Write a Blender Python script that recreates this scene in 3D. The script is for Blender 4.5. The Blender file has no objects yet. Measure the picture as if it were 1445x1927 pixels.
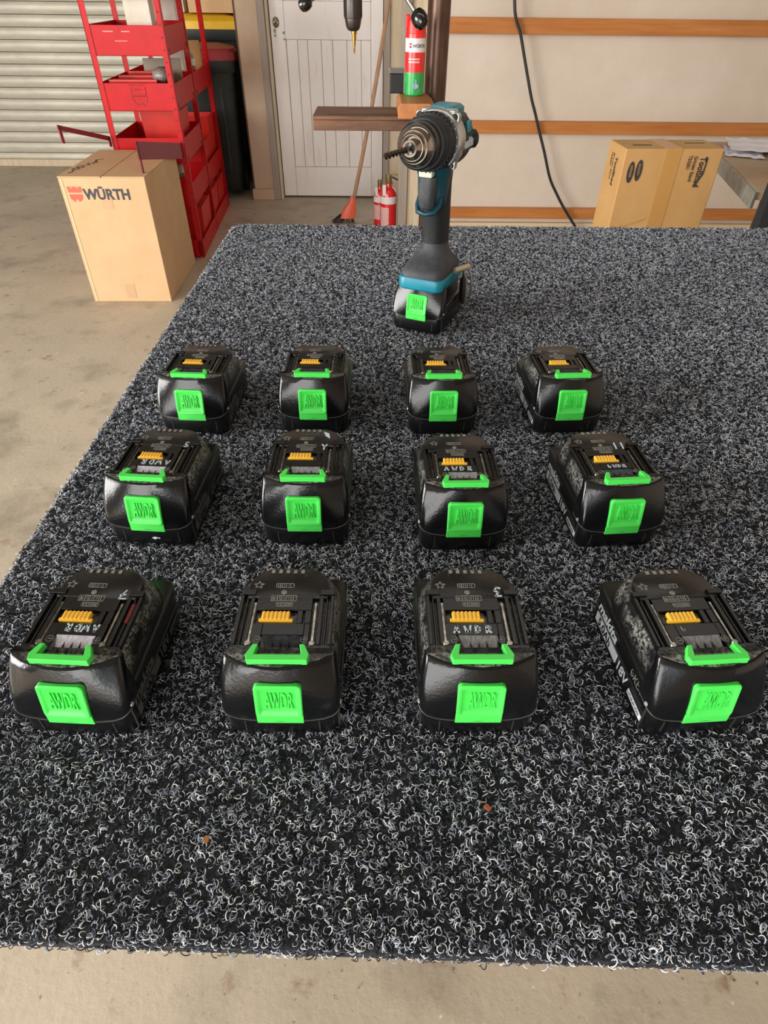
import bpy, math, random
from math import sin, cos, pi, radians
from mathutils import Vector, Matrix
random.seed(7)
S = bpy.context.scene
COL = S.collection

# ---------------------------------------------------------------- camera
cam_d = bpy.data.cameras.new('camera'); cam = bpy.data.objects.new('camera', cam_d); COL.objects.link(cam); S.camera = cam
f_px, p_, yaw_, r_ = 1143.6, radians(40.97), radians(.87), radians(.7)
Fv = Vector((sin(yaw_)*cos(p_), cos(yaw_)*cos(p_), -sin(p_))); Rv = Vector((cos(yaw_), -sin(yaw_), 0)); Uv = Rv.cross(Fv)
R2 = cos(r_)*Rv+sin(r_)*Uv; U2 = -sin(r_)*Rv+cos(r_)*Uv
M = Matrix((R2, U2, -Fv)).transposed().to_4x4(); M.translation = Vector((0, 0, 1.275))
cam.matrix_world = M
cam_d.sensor_fit = 'HORIZONTAL'; cam_d.sensor_width = 36; cam_d.lens = f_px/1445*36; cam_d.clip_start = .01

# ---------------------------------------------------------------- world, lights, exposure
w = bpy.data.worlds.new('world'); S.world = w; w.use_nodes = True
bg = w.node_tree.nodes['Background']; bg.inputs[0].default_value = (.86, .93, 1, 1); bg.inputs[1].default_value = 1.3
S.view_settings.view_transform = 'Standard'; S.view_settings.look = 'None'; S.view_settings.gamma = 1
S.view_settings.use_curve_mapping = False; S.view_settings.exposure = 0.12

def area(name, loc, target, sx, sy, power, color):
    d = bpy.data.lights.new(name, 'AREA'); d.shape = 'RECTANGLE'; d.size = sx; d.size_y = sy; d.energy = power; d.color = color
    o = bpy.data.objects.new(name, d); COL.objects.link(o); o.location = loc
    o.rotation_euler = (Vector(target)-Vector(loc)).to_track_quat('-Z', 'Y').to_euler(); return o
area('daylight_left_door', (-4.9, -.6, 1.75), (0, 1.2, .9), 3.0, 2.3, 330, (1, .975, .94))
area('daylight_rear_door', (-1.9, -3.4, 1.35), (-.3, 2.5, 1.0), 3.0, 2.5, 140, (1, .97, .93))
area('ceiling_fill_light', (.4, 1.6, 2.9), (.4, 1.6, 0), 2.6, .5, 9, (1, .96, .9))  # weak overhead fill, added; no ceiling lamp is in view

# ---------------------------------------------------------------- materials
def srgb(h):
    v = [int(h[i:i+2], 16)/255 for i in (0, 2, 4)]
    return tuple(((c+.055)/1.055)**2.4 if c > .04045 else c/12.92 for c in v)+(1,)
MATS = {}
def mat(name, h, rough=.5, metal=0., h2=None, scale=20., bump=0., bscale=None, stretch=(1, 1, 1), contrast=(.35, .65), coat=0., r2=None, detail=5, spec=None, sub=None, obj=False):
    if name in MATS: return MATS[name]
    m = bpy.data.materials.new(name); m.use_nodes = True; nt = m.node_tree; N = nt.nodes; L = nt.links
    b = N['Principled BSDF']; c = srgb(h) if isinstance(h, str) else h
    b.inputs['Base Color'].default_value = c; b.inputs['Roughness'].default_value = rough; b.inputs['Metallic'].default_value = metal
    if coat: b.inputs['Coat Weight'].default_value = coat; b.inputs['Coat Roughness'].default_value = .12
    if spec is not None: b.inputs['Specular IOR Level'].default_value = spec
    if h2 or bump or r2 is not None:
        tc = N.new('ShaderNodeTexCoord'); mp = N.new('ShaderNodeMapping'); L.new(tc.outputs['Object'], mp.inputs[0]); mp.inputs['Scale'].default_value = stretch
        if obj:
            oi = N.new('ShaderNodeObjectInfo'); ml = N.new('ShaderNodeMath'); ml.operation = 'MULTIPLY'; ml.inputs[1].default_value = 37
            L.new(oi.outputs['Random'], ml.inputs[0]); L.new(ml.outputs[0], mp.inputs['Location'])
        n = N.new('ShaderNodeTexNoise'); n.inputs['Scale'].default_value = scale; n.inputs['Detail'].default_value = detail; n.inputs['Roughness'].default_value = .65
        L.new(mp.outputs[0], n.inputs[0])
        r = N.new('ShaderNodeValToRGB'); r.color_ramp.elements[0].position = contrast[0]; r.color_ramp.elements[1].position = contrast[1]
        L.new(n.outputs[0], r.inputs[0])
        if h2:
            mx = N.new('ShaderNodeMix'); mx.data_type = 'RGBA'; mx.inputs[6].default_value = c; mx.inputs[7].default_value = srgb(h2)
            L.new(r.outputs[0], mx.inputs[0]); L.new(mx.outputs[2], b.inputs['Base Color'])
        if r2 is not None:
            mr = N.new('ShaderNodeMapRange'); mr.inputs[3].default_value = rough; mr.inputs[4].default_value = r2
            L.new(r.outputs[0], mr.inputs[0]); L.new(mr.outputs[0], b.inputs['Roughness'])
        if bump:
            n2 = N.new('ShaderNodeTexNoise'); n2.inputs['Scale'].default_value = bscale or scale*3; n2.inputs['Detail'].default_value = 4
            L.new(mp.outputs[0], n2.inputs[0]); bp = N.new('ShaderNodeBump'); bp.inputs['Strength'].default_value = bump; bp.inputs['Distance'].default_value = .002
            L.new(n2.outputs[0], bp.inputs['Height']); L.new(bp.outputs[0], b.inputs['Normal'])
    MATS[name] = m; return m

# ---------------------------------------------------------------- mesh helpers
class MB:
    def __init__(s): s.v = []; s.f = []
    def add(s, vs, fs):
        o = len(s.v); s.v += [tuple(v) for v in vs]; s.f += [tuple(i+o for i in q) for q in fs]; return s
    def box(s, x0, x1, y0, y1, z0, z1, rz=0, piv=None):
        vs = [(x, y, z) for z in (z0, z1) for y in (y0, y1) for x in (x0, x1)]
        if rz:
            px, py = piv or ((x0+x1)/2, (y0+y1)/2); c, n = cos(rz), sin(rz)
            vs = [(px+(x-px)*c-(y-py)*n, py+(x-px)*n+(y-py)*c, z) for x, y, z in vs]
        return s.add(vs, [(0, 2, 3, 1), (4, 5, 7, 6), (0, 1, 5, 4), (2, 6, 7, 3), (0, 4, 6, 2), (1, 3, 7, 5)])
    def loft(s, rings, cap0=True, cap1=True):
        n = len(rings[0]); vs = [p for r in rings for p in r]; fs = []
        for k in range(len(rings)-1):
            for i in range(n): fs.append((k*n+i, k*n+(i+1) % n, (k+1)*n+(i+1) % n, (k+1)*n+i))
        if cap0: fs.append(tuple(range(n))[::-1])
        if cap1: fs.append(tuple((len(rings)-1)*n+i for i in range(n)))
        return s.add(vs, fs)
    def prism(s, pts, z0, z1, axis='z'):
        def P(a, b, c): return (a, b, c) if axis == 'z' else ((a, c, b) if axis == 'y' else (c, a, b))
        return s.loft([[P(a, b, z) for a, b in pts] for z in (z0, z1)])
    def lathe(s, prof, o=(0, 0, 0), ax=(0, 0, 1), n=24, cap=True):
        ax = Vector(ax).normalized(); u = ax.orthogonal().normalized(); w_ = ax.cross(u); o = Vector(o)
        rings = [[o+ax*z+u*(r*cos(2*pi*i/n))+w_*(r*sin(2*pi*i/n)) for i in range(n)] for r, z in prof]
        return s.loft(rings, cap, cap)
    def tube(s, pts, r, n=8, cap=True):
        pts = [Vector(p) for p in pts]; rings = []; u = None
        for i, p in enumerate(pts):
            t = (pts[min(i+1, len(pts)-1)]-pts[max(i-1, 0)]).normalized()
            if u is None: u = t.orthogonal().normalized()
            u = (u-t*u.dot(t)).normalized(); w_ = t.cross(u); rr = r[i] if isinstance(r, (list, tuple)) else r
            rings.append([p+u*(rr*cos(2*pi*k/n))+w_*(rr*sin(2*pi*k/n)) for k in range(n)])
        return s.loft(rings, cap, cap)
    def build(s, name, m, parent=None, bevel=0., seg=2, smooth=35, M=None, sub=0):
        me = bpy.data.meshes.new(name); me.from_pydata(s.v, [], s.f); me.update()
        me.materials.append(m)
        import bmesh
        bm = bmesh.new(); bm.from_mesh(me); bmesh.ops.recalc_face_normals(bm, faces=bm.faces); bm.to_mesh(me); bm.free()
        if smooth:
            for q in me.polygons: q.use_smooth = True
            me.set_sharp_from_angle(angle=radians(smooth))
        o = bpy.data.objects.new(name, me); COL.objects.link(o)
        if parent: o.parent = parent
        if bevel:
            b = o.modifiers.new('bevel', 'BEVEL'); b.width = bevel; b.segments = seg; b.limit_method = 'ANGLE'; b.angle_limit = radians(40); b.harden_normals = True
        if M is not None: o.matrix_local = M
        return o
def rr(x0, x1, y0, y1, r, n=4, z=None):
    if not isinstance(r, (list, tuple)): r = [r]*4   # corners: x1y1, x0y1, x0y0, x1y0
    out = []
    for (cx, cy, a, q) in ((x1-r[0], y1-r[0], 0, r[0]), (x0+r[1], y1-r[1], 90, r[1]), (x0+r[2], y0+r[2], 180, r[2]), (x1-r[3], y0+r[3], 270, r[3])):
        for i in range(n+1):
            t = radians(a+90*i/n); out.append((cx+q*cos(t), cy+q*sin(t)) if z is None else (cx+q*cos(t), cy+q*sin(t), z))
    return out
def empty(name, loc, rz=0, label=None, cat=None, group=None):
    o = bpy.data.objects.new(name, None); COL.objects.link(o); o.location = loc; o.rotation_euler = (0, 0, rz); o.empty_display_size = .02
    tag(o, label, cat, group); return o
def tag(o, label=None, cat=None, group=None, kind=None):
    if label: o['label'] = label
    if cat: o['category'] = cat
    if group: o['group'] = group
    if kind: o['kind'] = kind
    return o
def struct(o): o['kind'] = 'structure'; return o
def frame(origin, xdir, ydir):
    x = Vector(xdir).normalized(); y = Vector(ydir); y = (y-x*y.dot(x)).normalized(); z = x.cross(y)
    m = Matrix((x, y, z)).transposed().to_4x4(); m.translation = Vector(origin); return m
def text(name, body, size, m, parent, Mx, depth=.0002, sx=1., offset=0., align='LEFT', spacing=1., shear=0):
    c = bpy.data.curves.new(name, 'FONT'); c.body = body; c.size = size; c.extrude = depth; c.offset = offset; c.align_x = align; c.space_character = spacing; c.shear = shear
    c.resolution_u = 3
    t = bpy.data.objects.new(name, c); COL.objects.link(t); bpy.context.view_layer.update()
    me = bpy.data.meshes.new_from_object(t.evaluated_get(bpy.context.evaluated_depsgraph_get()))
    bpy.data.objects.remove(t); me.materials.clear(); me.materials.append(m)
    if sx != 1: me.transform(Matrix.Diagonal((sx, 1, 1, 1)))
    o = bpy.data.objects.new(name, me); COL.objects.link(o)
    if parent: o.parent = parent
    o.matrix_basis = Mx; return o
def mm(pts): return [tuple(c*.001 for c in p) for p in pts]

# ---------------------------------------------------------------- the room
def floor_mat():
    m = bpy.data.materials.new('concrete'); m.use_nodes = True; nt = m.node_tree; N = nt.nodes; L = nt.links; b = N['Principled BSDF']
    tc = N.new('ShaderNodeTexCoord')
    def noise(s, d=6, off=0):
        mp = N.new('ShaderNodeMapping'); mp.inputs['Location'].default_value = (off, off*.7, 0); L.new(tc.outputs['Object'], mp.inputs[0])
        n = N.new('ShaderNodeTexNoise'); n.inputs['Scale'].default_value = s; n.inputs['Detail'].default_value = d; n.inputs['Roughness'].default_value = .6; L.new(mp.outputs[0], n.inputs[0]); return n.outputs[0]
    def ramp(i, a, b_, ca=(0, 0, 0, 1), cb=(1, 1, 1, 1)):
        r = N.new('ShaderNodeValToRGB'); r.color_ramp.elements[0].position = a; r.color_ramp.elements[1].position = b_
        r.color_ramp.elements[0].color = ca; r.color_ramp.elements[1].color = cb; L.new(i, r.inputs[0]); return r.outputs[0]
    def mix(a, b_, fac):
        x = N.new('ShaderNodeMix'); x.data_type = 'RGBA'
        L.new(a, x.inputs[6]) if not isinstance(a, tuple) else setattr(x.inputs[6], 'default_value', a)
        L.new(b_, x.inputs[7]) if not isinstance(b_, tuple) else setattr(x.inputs[7], 'default_value', b_)
        L.new(fac, x.inputs[0]); return x.outputs[2]
    c = ramp(noise(1.6), .3, .7, srgb('b0a491'), srgb('c9bba5'))
    c = mix(c, srgb('84786a'), ramp(noise(3.5, 8, 3), .52, .78))
    c = mix(c, srgb('8f7258'), ramp(noise(14, 8, 9), .60, .74))
    c = mix(c, srgb('8d8375'), ramp(noise(7, 10, 21), .58, .85)); c = mix(c, srgb('6b5a48'), ramp(noise(55, 6, 33), .63, .74))
    c = mix(c, srgb('e2dccd'), ramp(noise(26, 4, 5), .68, .74))
    c = mix(c, srgb('5d554b'), ramp(noise(42, 4, 15), .70, .76))
    L.new(c, b.inputs['Base Color']); b.inputs['Roughness'].default_value = .55
    bp = N.new('ShaderNodeBump'); bp.inputs['Strength'].default_value = .25; bp.inputs['Distance'].default_value = .004; L.new(noise(60, 6), bp.inputs['Height']); L.new(bp.outputs[0], b.inputs['Normal'])
    return m
M_floor = floor_mat()
M_wall = mat('painted_panel', 'ddd0c2', .6, h2='d3c4b2', scale=2.2, bump=.1, bscale=30)
M_wall2 = mat('painted_strip', 'cbb69c', .6, h2='bda084', scale=3)
M_white = mat('door_paint', 'f0e9e3', .5, h2='ddd2c6', scale=6, bump=.12, bscale=40, stretch=(3, 1, .5), contrast=(.55, .85))
M_cream = mat('cream_trim', 'd8c7ac', .5, h2='c9b596', scale=8, stretch=(4, 1, .3))
M_greytrim = mat('grey_trim', 'a89c90', .55, h2='958779', scale=8, stretch=(4, 1, .3))
M_brown = mat('dark_brown_edge', '5a3a24', .6)
M_ceil = mat('ceiling_paint', '8a857d', .8)
M_shut = mat('shutter_steel', 'cdc6b3', .42, .1, h2='b5af9e', scale=3.5, stretch=(1, 1, 3), contrast=(.35, .7), bump=.05)
M_pine = mat('varnished_pine', 'c98547', .45, h2='b0692f', scale=5, stretch=(.5, 4, 7), bump=.08, contrast=(.3, .7))
M_dark = mat('dark_gap', '1b1714', .8)

struct(MB().box(-7, 4, -4.2, 7, -.1, 0).build('floor', M_floor, smooth=0))
struct(MB().box(-7, 4, -4.2, 7, 3.1, 3.2).build('ceiling', M_ceil, smooth=0))
struct(MB().box(3.6, 3.7, -4.2, 4.35, 0, 3.1).build('wall_right', M_wall, smooth=0))
wl = MB().box(-7, -6.9, -4.2, -3.2, 0, 3.1).box(-7, -6.9, 2.2, 6.3, 0, 3.1).box(-7, -6.9, -3.2, 2.2, 2.7, 3.1); struct(wl.build('wall_left', M_wall, smooth=0))
wf = MB().box(-7, -4.4, -4.2, -4.1, 0, 3.1).box(.4, 4, -4.2, -4.1, 0, 3.1).box(-4.4, .4, -4.2, -4.1, 2.7, 3.1); struct(wf.build('wall_front', M_wall, smooth=0))

# shutter wall far left, each slat a piece
shut = struct(MB().box(-7, -.9, 6.30, 6.36, 0, 3.1).build('wall_back', M_dark, smooth=0))
prof = []
for i in range(7):
    t = i/6; prof.append((-.006-.010*sin(pi*t)**.7, -.001+.0765*t+.002))
sl = [(0, .002)]+[(y, z) for y, z in prof]+[(0, .0765)]
slm = None
for k in range(38):
    z0 = .020+.0807*k
    if z0 > 3: break
    if slm is None:
        mb = MB(); pts = [(6.295+y, z) for y, z in sl]
        mb.loft([[(x, y, z) for y, z in pts] for x in (-6.9, -.952)])
        o = mb.build('slat', M_shut, shut, smooth=50); slm = o
    else:
        o = slm.copy(); COL.objects.link(o)
    o.location.z = z0
MB().box(-6.9, -.952, 6.235, 6.30, 0, .055).build('bottom_rail', M_cream, shut, bevel=.004)
# block between shutter alcove and door
struct(MB().box(-.95, -.80, 5.19, 6.36, 0, 3.1).build('wall_middle', M_wall2, smooth=0, bevel=.003))
struct(MB().box(-.955, -.952+.007, 5.186, 5.30, .075, 3.1).build('trim_1', M_brown))
struct(MB().box(-.965, -.80, 5.17, 5.19, 0, .075).build('baseboard_middle', mat('pale_wood_block', 'c9a98c', .6), bevel=.003))
struct(MB().box(-.80, -.752, 5.175, 5.26, 0, 3.1).build('trim_2', M_greytrim, bevel=.003))
struct(MB().box(-.750, -.733, 5.20, 5.26, 0, 3.1).build('trim_3', M_cream, bevel=.002))
struct(MB().box(-.80, .30, 5.32, 5.4, 0, 3.1).build('wall_door', M_dark, smooth=0))
# door : stiles, rails and panel planks
door = struct(MB().box(-.728, .034, 5.275, 5.30, .012, 2.05).build('door_1', M_white, bevel=.002))
for (a, b, c, d) in ((-.728, -.632, .012, 2.05), (-.048, .034, .012, 2.05)): MB().box(a, b, 5.25, 5.275, c, d).build('stile', M_white, door, bevel=.003)
for (c, d) in ((.012, .213), (.985, 1.187), (1.93, 2.05)): MB().box(-.631, -.049, 5.25, 5.275, c, d).build('rail', M_white, door, bevel=.003)
xs = [-.631, -.553, -.485, -.391, -.313, -.215, -.117, -.049]
for (c, d) in ((.214, .984), (1.188, 1.929)):
    for i in range(7): MB().box(xs[i]+.0015, xs[i+1]-.0015, 5.262+.001*(i % 2), 5.276, c, d).build('plank', M_white, door, bevel=.003)
lp = MB().lathe([(.022, 0), (.022, .003), (.018, .006), (.0, .0065)], (0, 0, 0), (0, -1, 0), 20)
lp.v = [(x, y, z*1.35) for x, y, z in lp.v]
lk = lp.build('lock_plate', mat('worn_brass', '8d7d66', .4, .8, h2='5d5347', scale=60), door); lk.location = (-.688, 5.25, 1.075)
kh = MB().box(-.004, .004, -.0072, -.0055, -.010, .004).build('keyhole', M_dark, lk)
M_oldpaint = mat('paint_chip', '8f9a8a', .7)
for (x, z, a, b) in ((-.70, 1.03, .008, .014), (-.70, 1.005, .007, .009), (-.641, 1.02, .009, .008), (-.637, .985, .01, .006)):
    MB().lathe([(1, 0), (1, .0012)], (0, 0, 0), (0, -1, 0), 10).build('paint_chip', M_oldpaint, door, M=Matrix.Translation((x, 5.2498, z)) @ Matrix.Diagonal((a, 1, b, 1)))
# right of the door
struct(MB().box(.038, .082, 5.20, 5.30, 0, 3.1).build('trim_4', M_greytrim, bevel=.003))
struct(MB().box(.083, .30, 5.22, 5.30, 0, 3.1).build('trim_5', M_cream, bevel=.003))
struct(MB().box(.30, 3.7, 4.40, 4.46, 0, 3.1).build('wall_panelled', M_wall, smooth=0))
struct(MB().box(.132, .188, 4.30, 4.40, 0, 3.1).build('trim_6', M_greytrim, bevel=.004))
struct(MB().box(.189, .274, 4.32, 4.42, 0, 3.1).build('trim_7', M_cream, bevel=.004))
struct(MB().box(.275, .312, 4.335, 4.42, 0, 3.1).build('trim_8', M_brown, bevel=.003))
struct(MB().box(.312, 3.6, 4.365, 4.40, 0, .068).build('baseboard_back', mat('pale_skirting', 'd9c3a0', .5), bevel=.002))
for i, (z0, z1) in enumerate(((.098, .160), (.585, .650), (1.069, 1.141), (1.56, 1.635))):
    b_ = MB().box(.335, 3.6, 4.355, 4.40, z0, z1).build('trim_%d' % (9+i), M_pine, bevel=.003); struct(b_)

# ---------------------------------------------------------------- work table and carpet
tb = empty('work_table', (0, 0, 0), 0, 'large work table under the speckled carpet that carries the batteries', 'table')
M_ply = mat('plywood', 'b08d60', .6, h2='9a7548', scale=6, stretch=(1, 6, 6)); M_steel = mat('table_steel', '4a4c4e', .45, .7)
MB().box(-.29, .94, .105, 1.33, .872, .879).build('tabletop', M_ply, tb, bevel=.001)
for x in (-.20, .82):
    for y in (.42, 1.25): MB().box(x, x+.05, y, y+.05, 0, .82).build('leg', M_steel, tb, bevel=.003)
for y in (.42, 1.25): MB().box(-.20, .87, y, y+.05, .82, .872).build('apron', M_steel, tb, bevel=.003)
for x in (-.20, .82): MB().box(x, x+.05, .47, 1.25, .82, .872).build('apron', M_steel, tb, bevel=.003)

Q = [(-.318, .097), (.952, .054), (.952, 1.343), (-.300, 1.343)]
M_back = mat('carpet_backing', '0f1013', .95, h2='2c2f36', scale=420, contrast=(.45, .62), detail=3)
ring_o = []
def rq(inset, z, rad=.022):
    c = Vector((.32, .7)); out = []
    for i in range(4):
        p = Vector(Q[i]); a = (Vector(Q[i-1])-p).normalized(); b = (Vector(Q[(i+1) % 4])-p).normalized(); q = p+(a+b)*inset
        for t in (0, .25, .5, .75, 1):
            s0 = q+a*rad; s1 = q+b*rad; m_ = s0.lerp(q, t).lerp(q.lerp(s1, t), t); out.append((m_.x, m_.y, z))
    return out
cm = MB().loft([rq(.003, .880), rq(.001, .890), rq(.002, .8945), rq(.006, .8965)], cap0=False)
carpet = tag(cm.build('carpet', M_back, smooth=40), 'black and grey speckled loop pile carpet covering the work table', 'carpet')

def pile():
    m = bpy.data.materials.new('carpet_fibre'); m.use_nodes = True; N = m.node_tree.nodes; L = m.node_tree.links; b = N['Principled BSDF']
    oi = N.new('ShaderNodeObjectInfo'); r = N.new('ShaderNodeValToRGB'); cr = r.color_ramp; cr.interpolation = 'LINEAR'
    cr.elements[0].position = 0; cr.elements[0].color = srgb('0e1014'); cr.elements[1].position = .40; cr.elements[1].color = srgb('22252c')
    for p, h in ((.47, '747d8e'), (.70, 'bfc8d8'), (1, 'ffffff')):
        e = cr.elements.new(p); e.color = srgb(h)
    L.new(oi.outputs['Random'], r.inputs[0]); L.new(r.outputs[0], b.inputs['Base Color']); b.inputs['Roughness'].default_value = .6; b.inputs['Specular IOR Level'].default_value = .35
    # pile carrier: thin plate just above the backing; the loops are rooted in it
    pts = rq(.004, .8967); low = rq(.0015, .887); n0 = len(pts); me = bpy.data.meshes.new('carpet_pile'); me.from_pydata(pts+low, [], [tuple(range(n0))]+[(i, i+n0, (i+1) % n0+n0, (i+1) % n0) for i in range(n0)]); me.materials.append(m)
    o = bpy.data.objects.new('carpet_pile', me); COL.objects.link(o); o.parent = carpet; o['kind'] = 'stuff'
    g = bpy.data.node_groups.new('loop_pile', 'GeometryNodeTree'); g.interface.new_socket('Geometry', in_out='INPUT', socket_type='NodeSocketGeometry'); g.interface.new_socket('Geometry', in_out='OUTPUT', socket_type='NodeSocketGeometry')
    n = g.nodes; k = g.links; gi = n.new('NodeGroupInput'); go = n.new('NodeGroupOutput')
    dp = n.new('GeometryNodeDistributePointsOnFaces'); dp.inputs['Density'].default_value = 260000; dp.inputs['Seed'].default_value = 3; k.new(gi.outputs[0], dp.inputs['Mesh'])
    g2i = n.new('GeometryNodeGeometryToInstance')
    prof_ = n.new('GeometryNodeCurvePrimitiveCircle'); prof_.inputs['Resolution'].default_value = 3; prof_.inputs['Radius'].default_value = .00030
    for (rad, sweep, tilt, sx, sy) in ((.0016, 290, 35, 1, 1.5), (.0021, 200, 20, 1, 1), (.0013, 330, 50, 1, 2.0), (.0030, 120, 12, 1, 1), (.0017, 250, 60, 1.2, 1), (.0024, 165, 30, .7, 1.3)):
        a = n.new('GeometryNodeCurveArc'); a.inputs['Resolution'].default_value = 8; a.inputs['Radius'].default_value = rad; a.inputs['Sweep Angle'].default_value = radians(sweep)
        tr = n.new('GeometryNodeTransform'); tr.inputs['Rotation'].default_value = (radians(tilt), 0, 0); tr.inputs['Scale'].default_value = (sx, sy, 1); tr.inputs['Translation'].default_value = (0, 0, rad*sin(radians(tilt))*.8)
        cv = n.new('GeometryNodeCurveToMesh'); k.new(a.outputs[0], tr.inputs[0]); k.new(tr.outputs[0], cv.inputs['Curve']); k.new(prof_.outputs[0], cv.inputs['Profile Curve']); k.new(cv.outputs[0], g2i.inputs[0])
    ip = n.new('GeometryNodeInstanceOnPoints'); k.new(dp.outputs['Points'], ip.inputs['Points']); k.new(g2i.outputs[0], ip.inputs['Instance']); ip.inputs['Pick Instance'].default_value = True
    ri = n.new('FunctionNodeRandomValue'); ri.data_type = 'INT'; ri.inputs[4].default_value = 0; ri.inputs[5].default_value = 5; k.new(ri.outputs[2], ip.inputs['Instance Index'])
    rv = n.new('FunctionNodeRandomValue'); rv.data_type = 'FLOAT_VECTOR'; rv.inputs[0].default_value = (-.5, -.5, 0); rv.inputs[1].default_value = (.5, .5, 6.283); k.new(rv.outputs[0], ip.inputs['Rotation'])
    rs = n.new('FunctionNodeRandomValue'); rs.data_type = 'FLOAT'; rs.inputs[2].default_value = .55; rs.inputs[3].default_value = 1.08; k.new(rs.outputs[1], ip.inputs['Scale'])
    sm = n.new('GeometryNodeSetMaterial'); sm.inputs['Material'].default_value = m; k.new(ip.outputs[0], sm.inputs[0])
    k.new(sm.outputs[0], go.inputs[0])
    md = o.modifiers.new('pile', 'NODES'); md.node_group = g
pile()

# ---------------------------------------------------------------- batteries
def plastic(name, h, rough, scuff, lo, hi, r2, sc=90):
    return mat(name, h, rough, h2=scuff, scale=sc, contrast=(lo, hi), r2=r2, bump=.06, bscale=500, obj=True, detail=8)
B_case = plastic('black_case_plastic', '0b0c0d', .30, '2c2c2b', .64, .85, .5, 200)
B_cover = plastic('glossy_cover_plastic', '0e0f11', .17, '2e2f33', .60, .9, .36, 60)
B_top = plastic('black_top_plastic', '0e0d0c', .30, '4a4844', .62, .8, .6, 130)
B_rim = plastic('scuffed_rim_plastic', '101010', .36, 'a3a19b', .42, .66, .7, 420)
def _rim(m):
    N = m.node_tree.nodes; L = m.node_tree.links; rp = [n for n in N if n.type == 'VALTORGB'][0]; tc = [n for n in N if n.type == 'TEX_COORD'][0]
    sp = N.new('ShaderNodeSeparateXYZ'); L.new(tc.outputs['Object'], sp.inputs[0])
    mr = N.new('ShaderNodeMapRange'); mr.inputs[1].default_value = .040; mr.inputs[2].default_value = .050; mr.inputs[3].default_value = .03; L.new(sp.outputs[2], mr.inputs[0])
    n = [q for q in N if q.type == 'TEX_NOISE'][0]; n3 = N.new('ShaderNodeTexNoise'); n3.inputs['Scale'].default_value = 45; L.new(n.inputs[0].links[0].from_socket, n3.inputs[0])
    a = N.new('ShaderNodeMath'); a.operation = 'MULTIPLY'; L.new(rp.outputs[0], a.inputs[0]); L.new(mr.outputs[0], a.inputs[1])
    b_ = N.new('ShaderNodeMapRange'); b_.inputs[1].default_value = .34; b_.inputs[2].default_value = .52; L.new(n3.outputs[0], b_.inputs[0])
    c = N.new('ShaderNodeMath'); c.operation = 'MULTIPLY'; L.new(a.outputs[0], c.inputs[0]); L.new(b_.outputs[0], c.inputs[1])
    for l in list(rp.outputs[0].links):
        if l.to_node != a: L.new(c.outputs[0], l.to_socket)
_rim(B_rim)
B_green = mat('green_plastic', '4ae456', .4, h2='55ee60', scale=40)
B_yel = mat('yellow_plastic', 'ffc640', .45)
B_metal = mat('contact_metal', 'b8b4a8', .3, .9, h2='6a655c', scale=200)
B_screw = mat('screw_zinc', '9a9893', .45, .6, h2='6b6965', scale=300)
B_emb = mat('embossed_wear', '8b8982', .55, h2='2a2a28', scale=400, contrast=(.5, .7))
B_ink = mat('white_paint_pen', 'c7d6e0', .6)
B_white = mat('white_print', 'd6dde2', .55)
B_grey = mat('grey_catch', '9b9c9f', .4, .3, h2='55565a', scale=300, stretch=(4, 1, 1), contrast=(.45, .7))
B_lightcatch = mat('bright_catch', 'e9e6f2', .5, 0, h2='b7b4c0', scale=300, stretch=(4, 1, 1))
B_darkcatch = mat('dark_catch', '3a3f4a', .35, .3, h2='191b20', scale=300, contrast=(.4, .6))
B_red = mat('red_rub', '6a1512', .5)

CACHE = {}
def cached(key, fn, parent):
    """build once, afterwards copies sharing mesh data"""
    if key not in CACHE:
        o = fn(); CACHE[key] = o; o.parent = parent; return o
    o = CACHE[key].copy(); COL.objects.link(o); o.parent = parent; return o

def lower_case():
    R = [rr(-34, 34, 3, 104, 7, 4, 0), rr(-36.0, 36.0, 2.4, 106.6, 8, 4, 3), rr(-36.4, 36.4, 2.4, 107, 8, 4, 22), rr(-36.8, 36.8, 7, 107.4, 8, 4, 29), rr(-37.5, 37.5, 10, 108, 8, 4, 31), rr(-37.5, 37.5, 10, 108, 8, 4, 35), rr(-36.4, 36.4, 11, 106.8, 8, 4, 36.2)]
    return MB().loft([mm(r) for r in R]).build('case', B_case, smooth=40)
def side_groove():
    mb = MB()
    for s in (-1, 1):
        mb.box(s*.0371-.0006, s*.0371+.0006, .012, .100, .0195, .0200); mb.box(s*.0360-.0009, s*.0360+.0009, .0075, .0083, .003, .026)
    for x in (-.024, .024): mb.box(x-.0004, x+.0004, .0020, .003, .004, .0155)
    return tag(mb.build('moulding_line', mat('moulding_wear', '33332f', .5), smooth=0), kind='stuff')
def housing():
    f = [4]*2
    def rg(w, y0, y1, rb, z): return mm(rr(-w, w, y0, y1, [rb, rb, 3, 3], 7, z))
    R = [rg(36.2, 12, 105, 27, 35), rg(36.2, 12, 104, 27, 40), rg(35.2, 13, 102, 27, 46), rg(33.6, 14, 98.5, 26, 54), rg(32.4, 15, 96.5, 25, 56.5)]
    return MB().loft(R).build('housing', B_rim, smooth=40)
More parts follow.
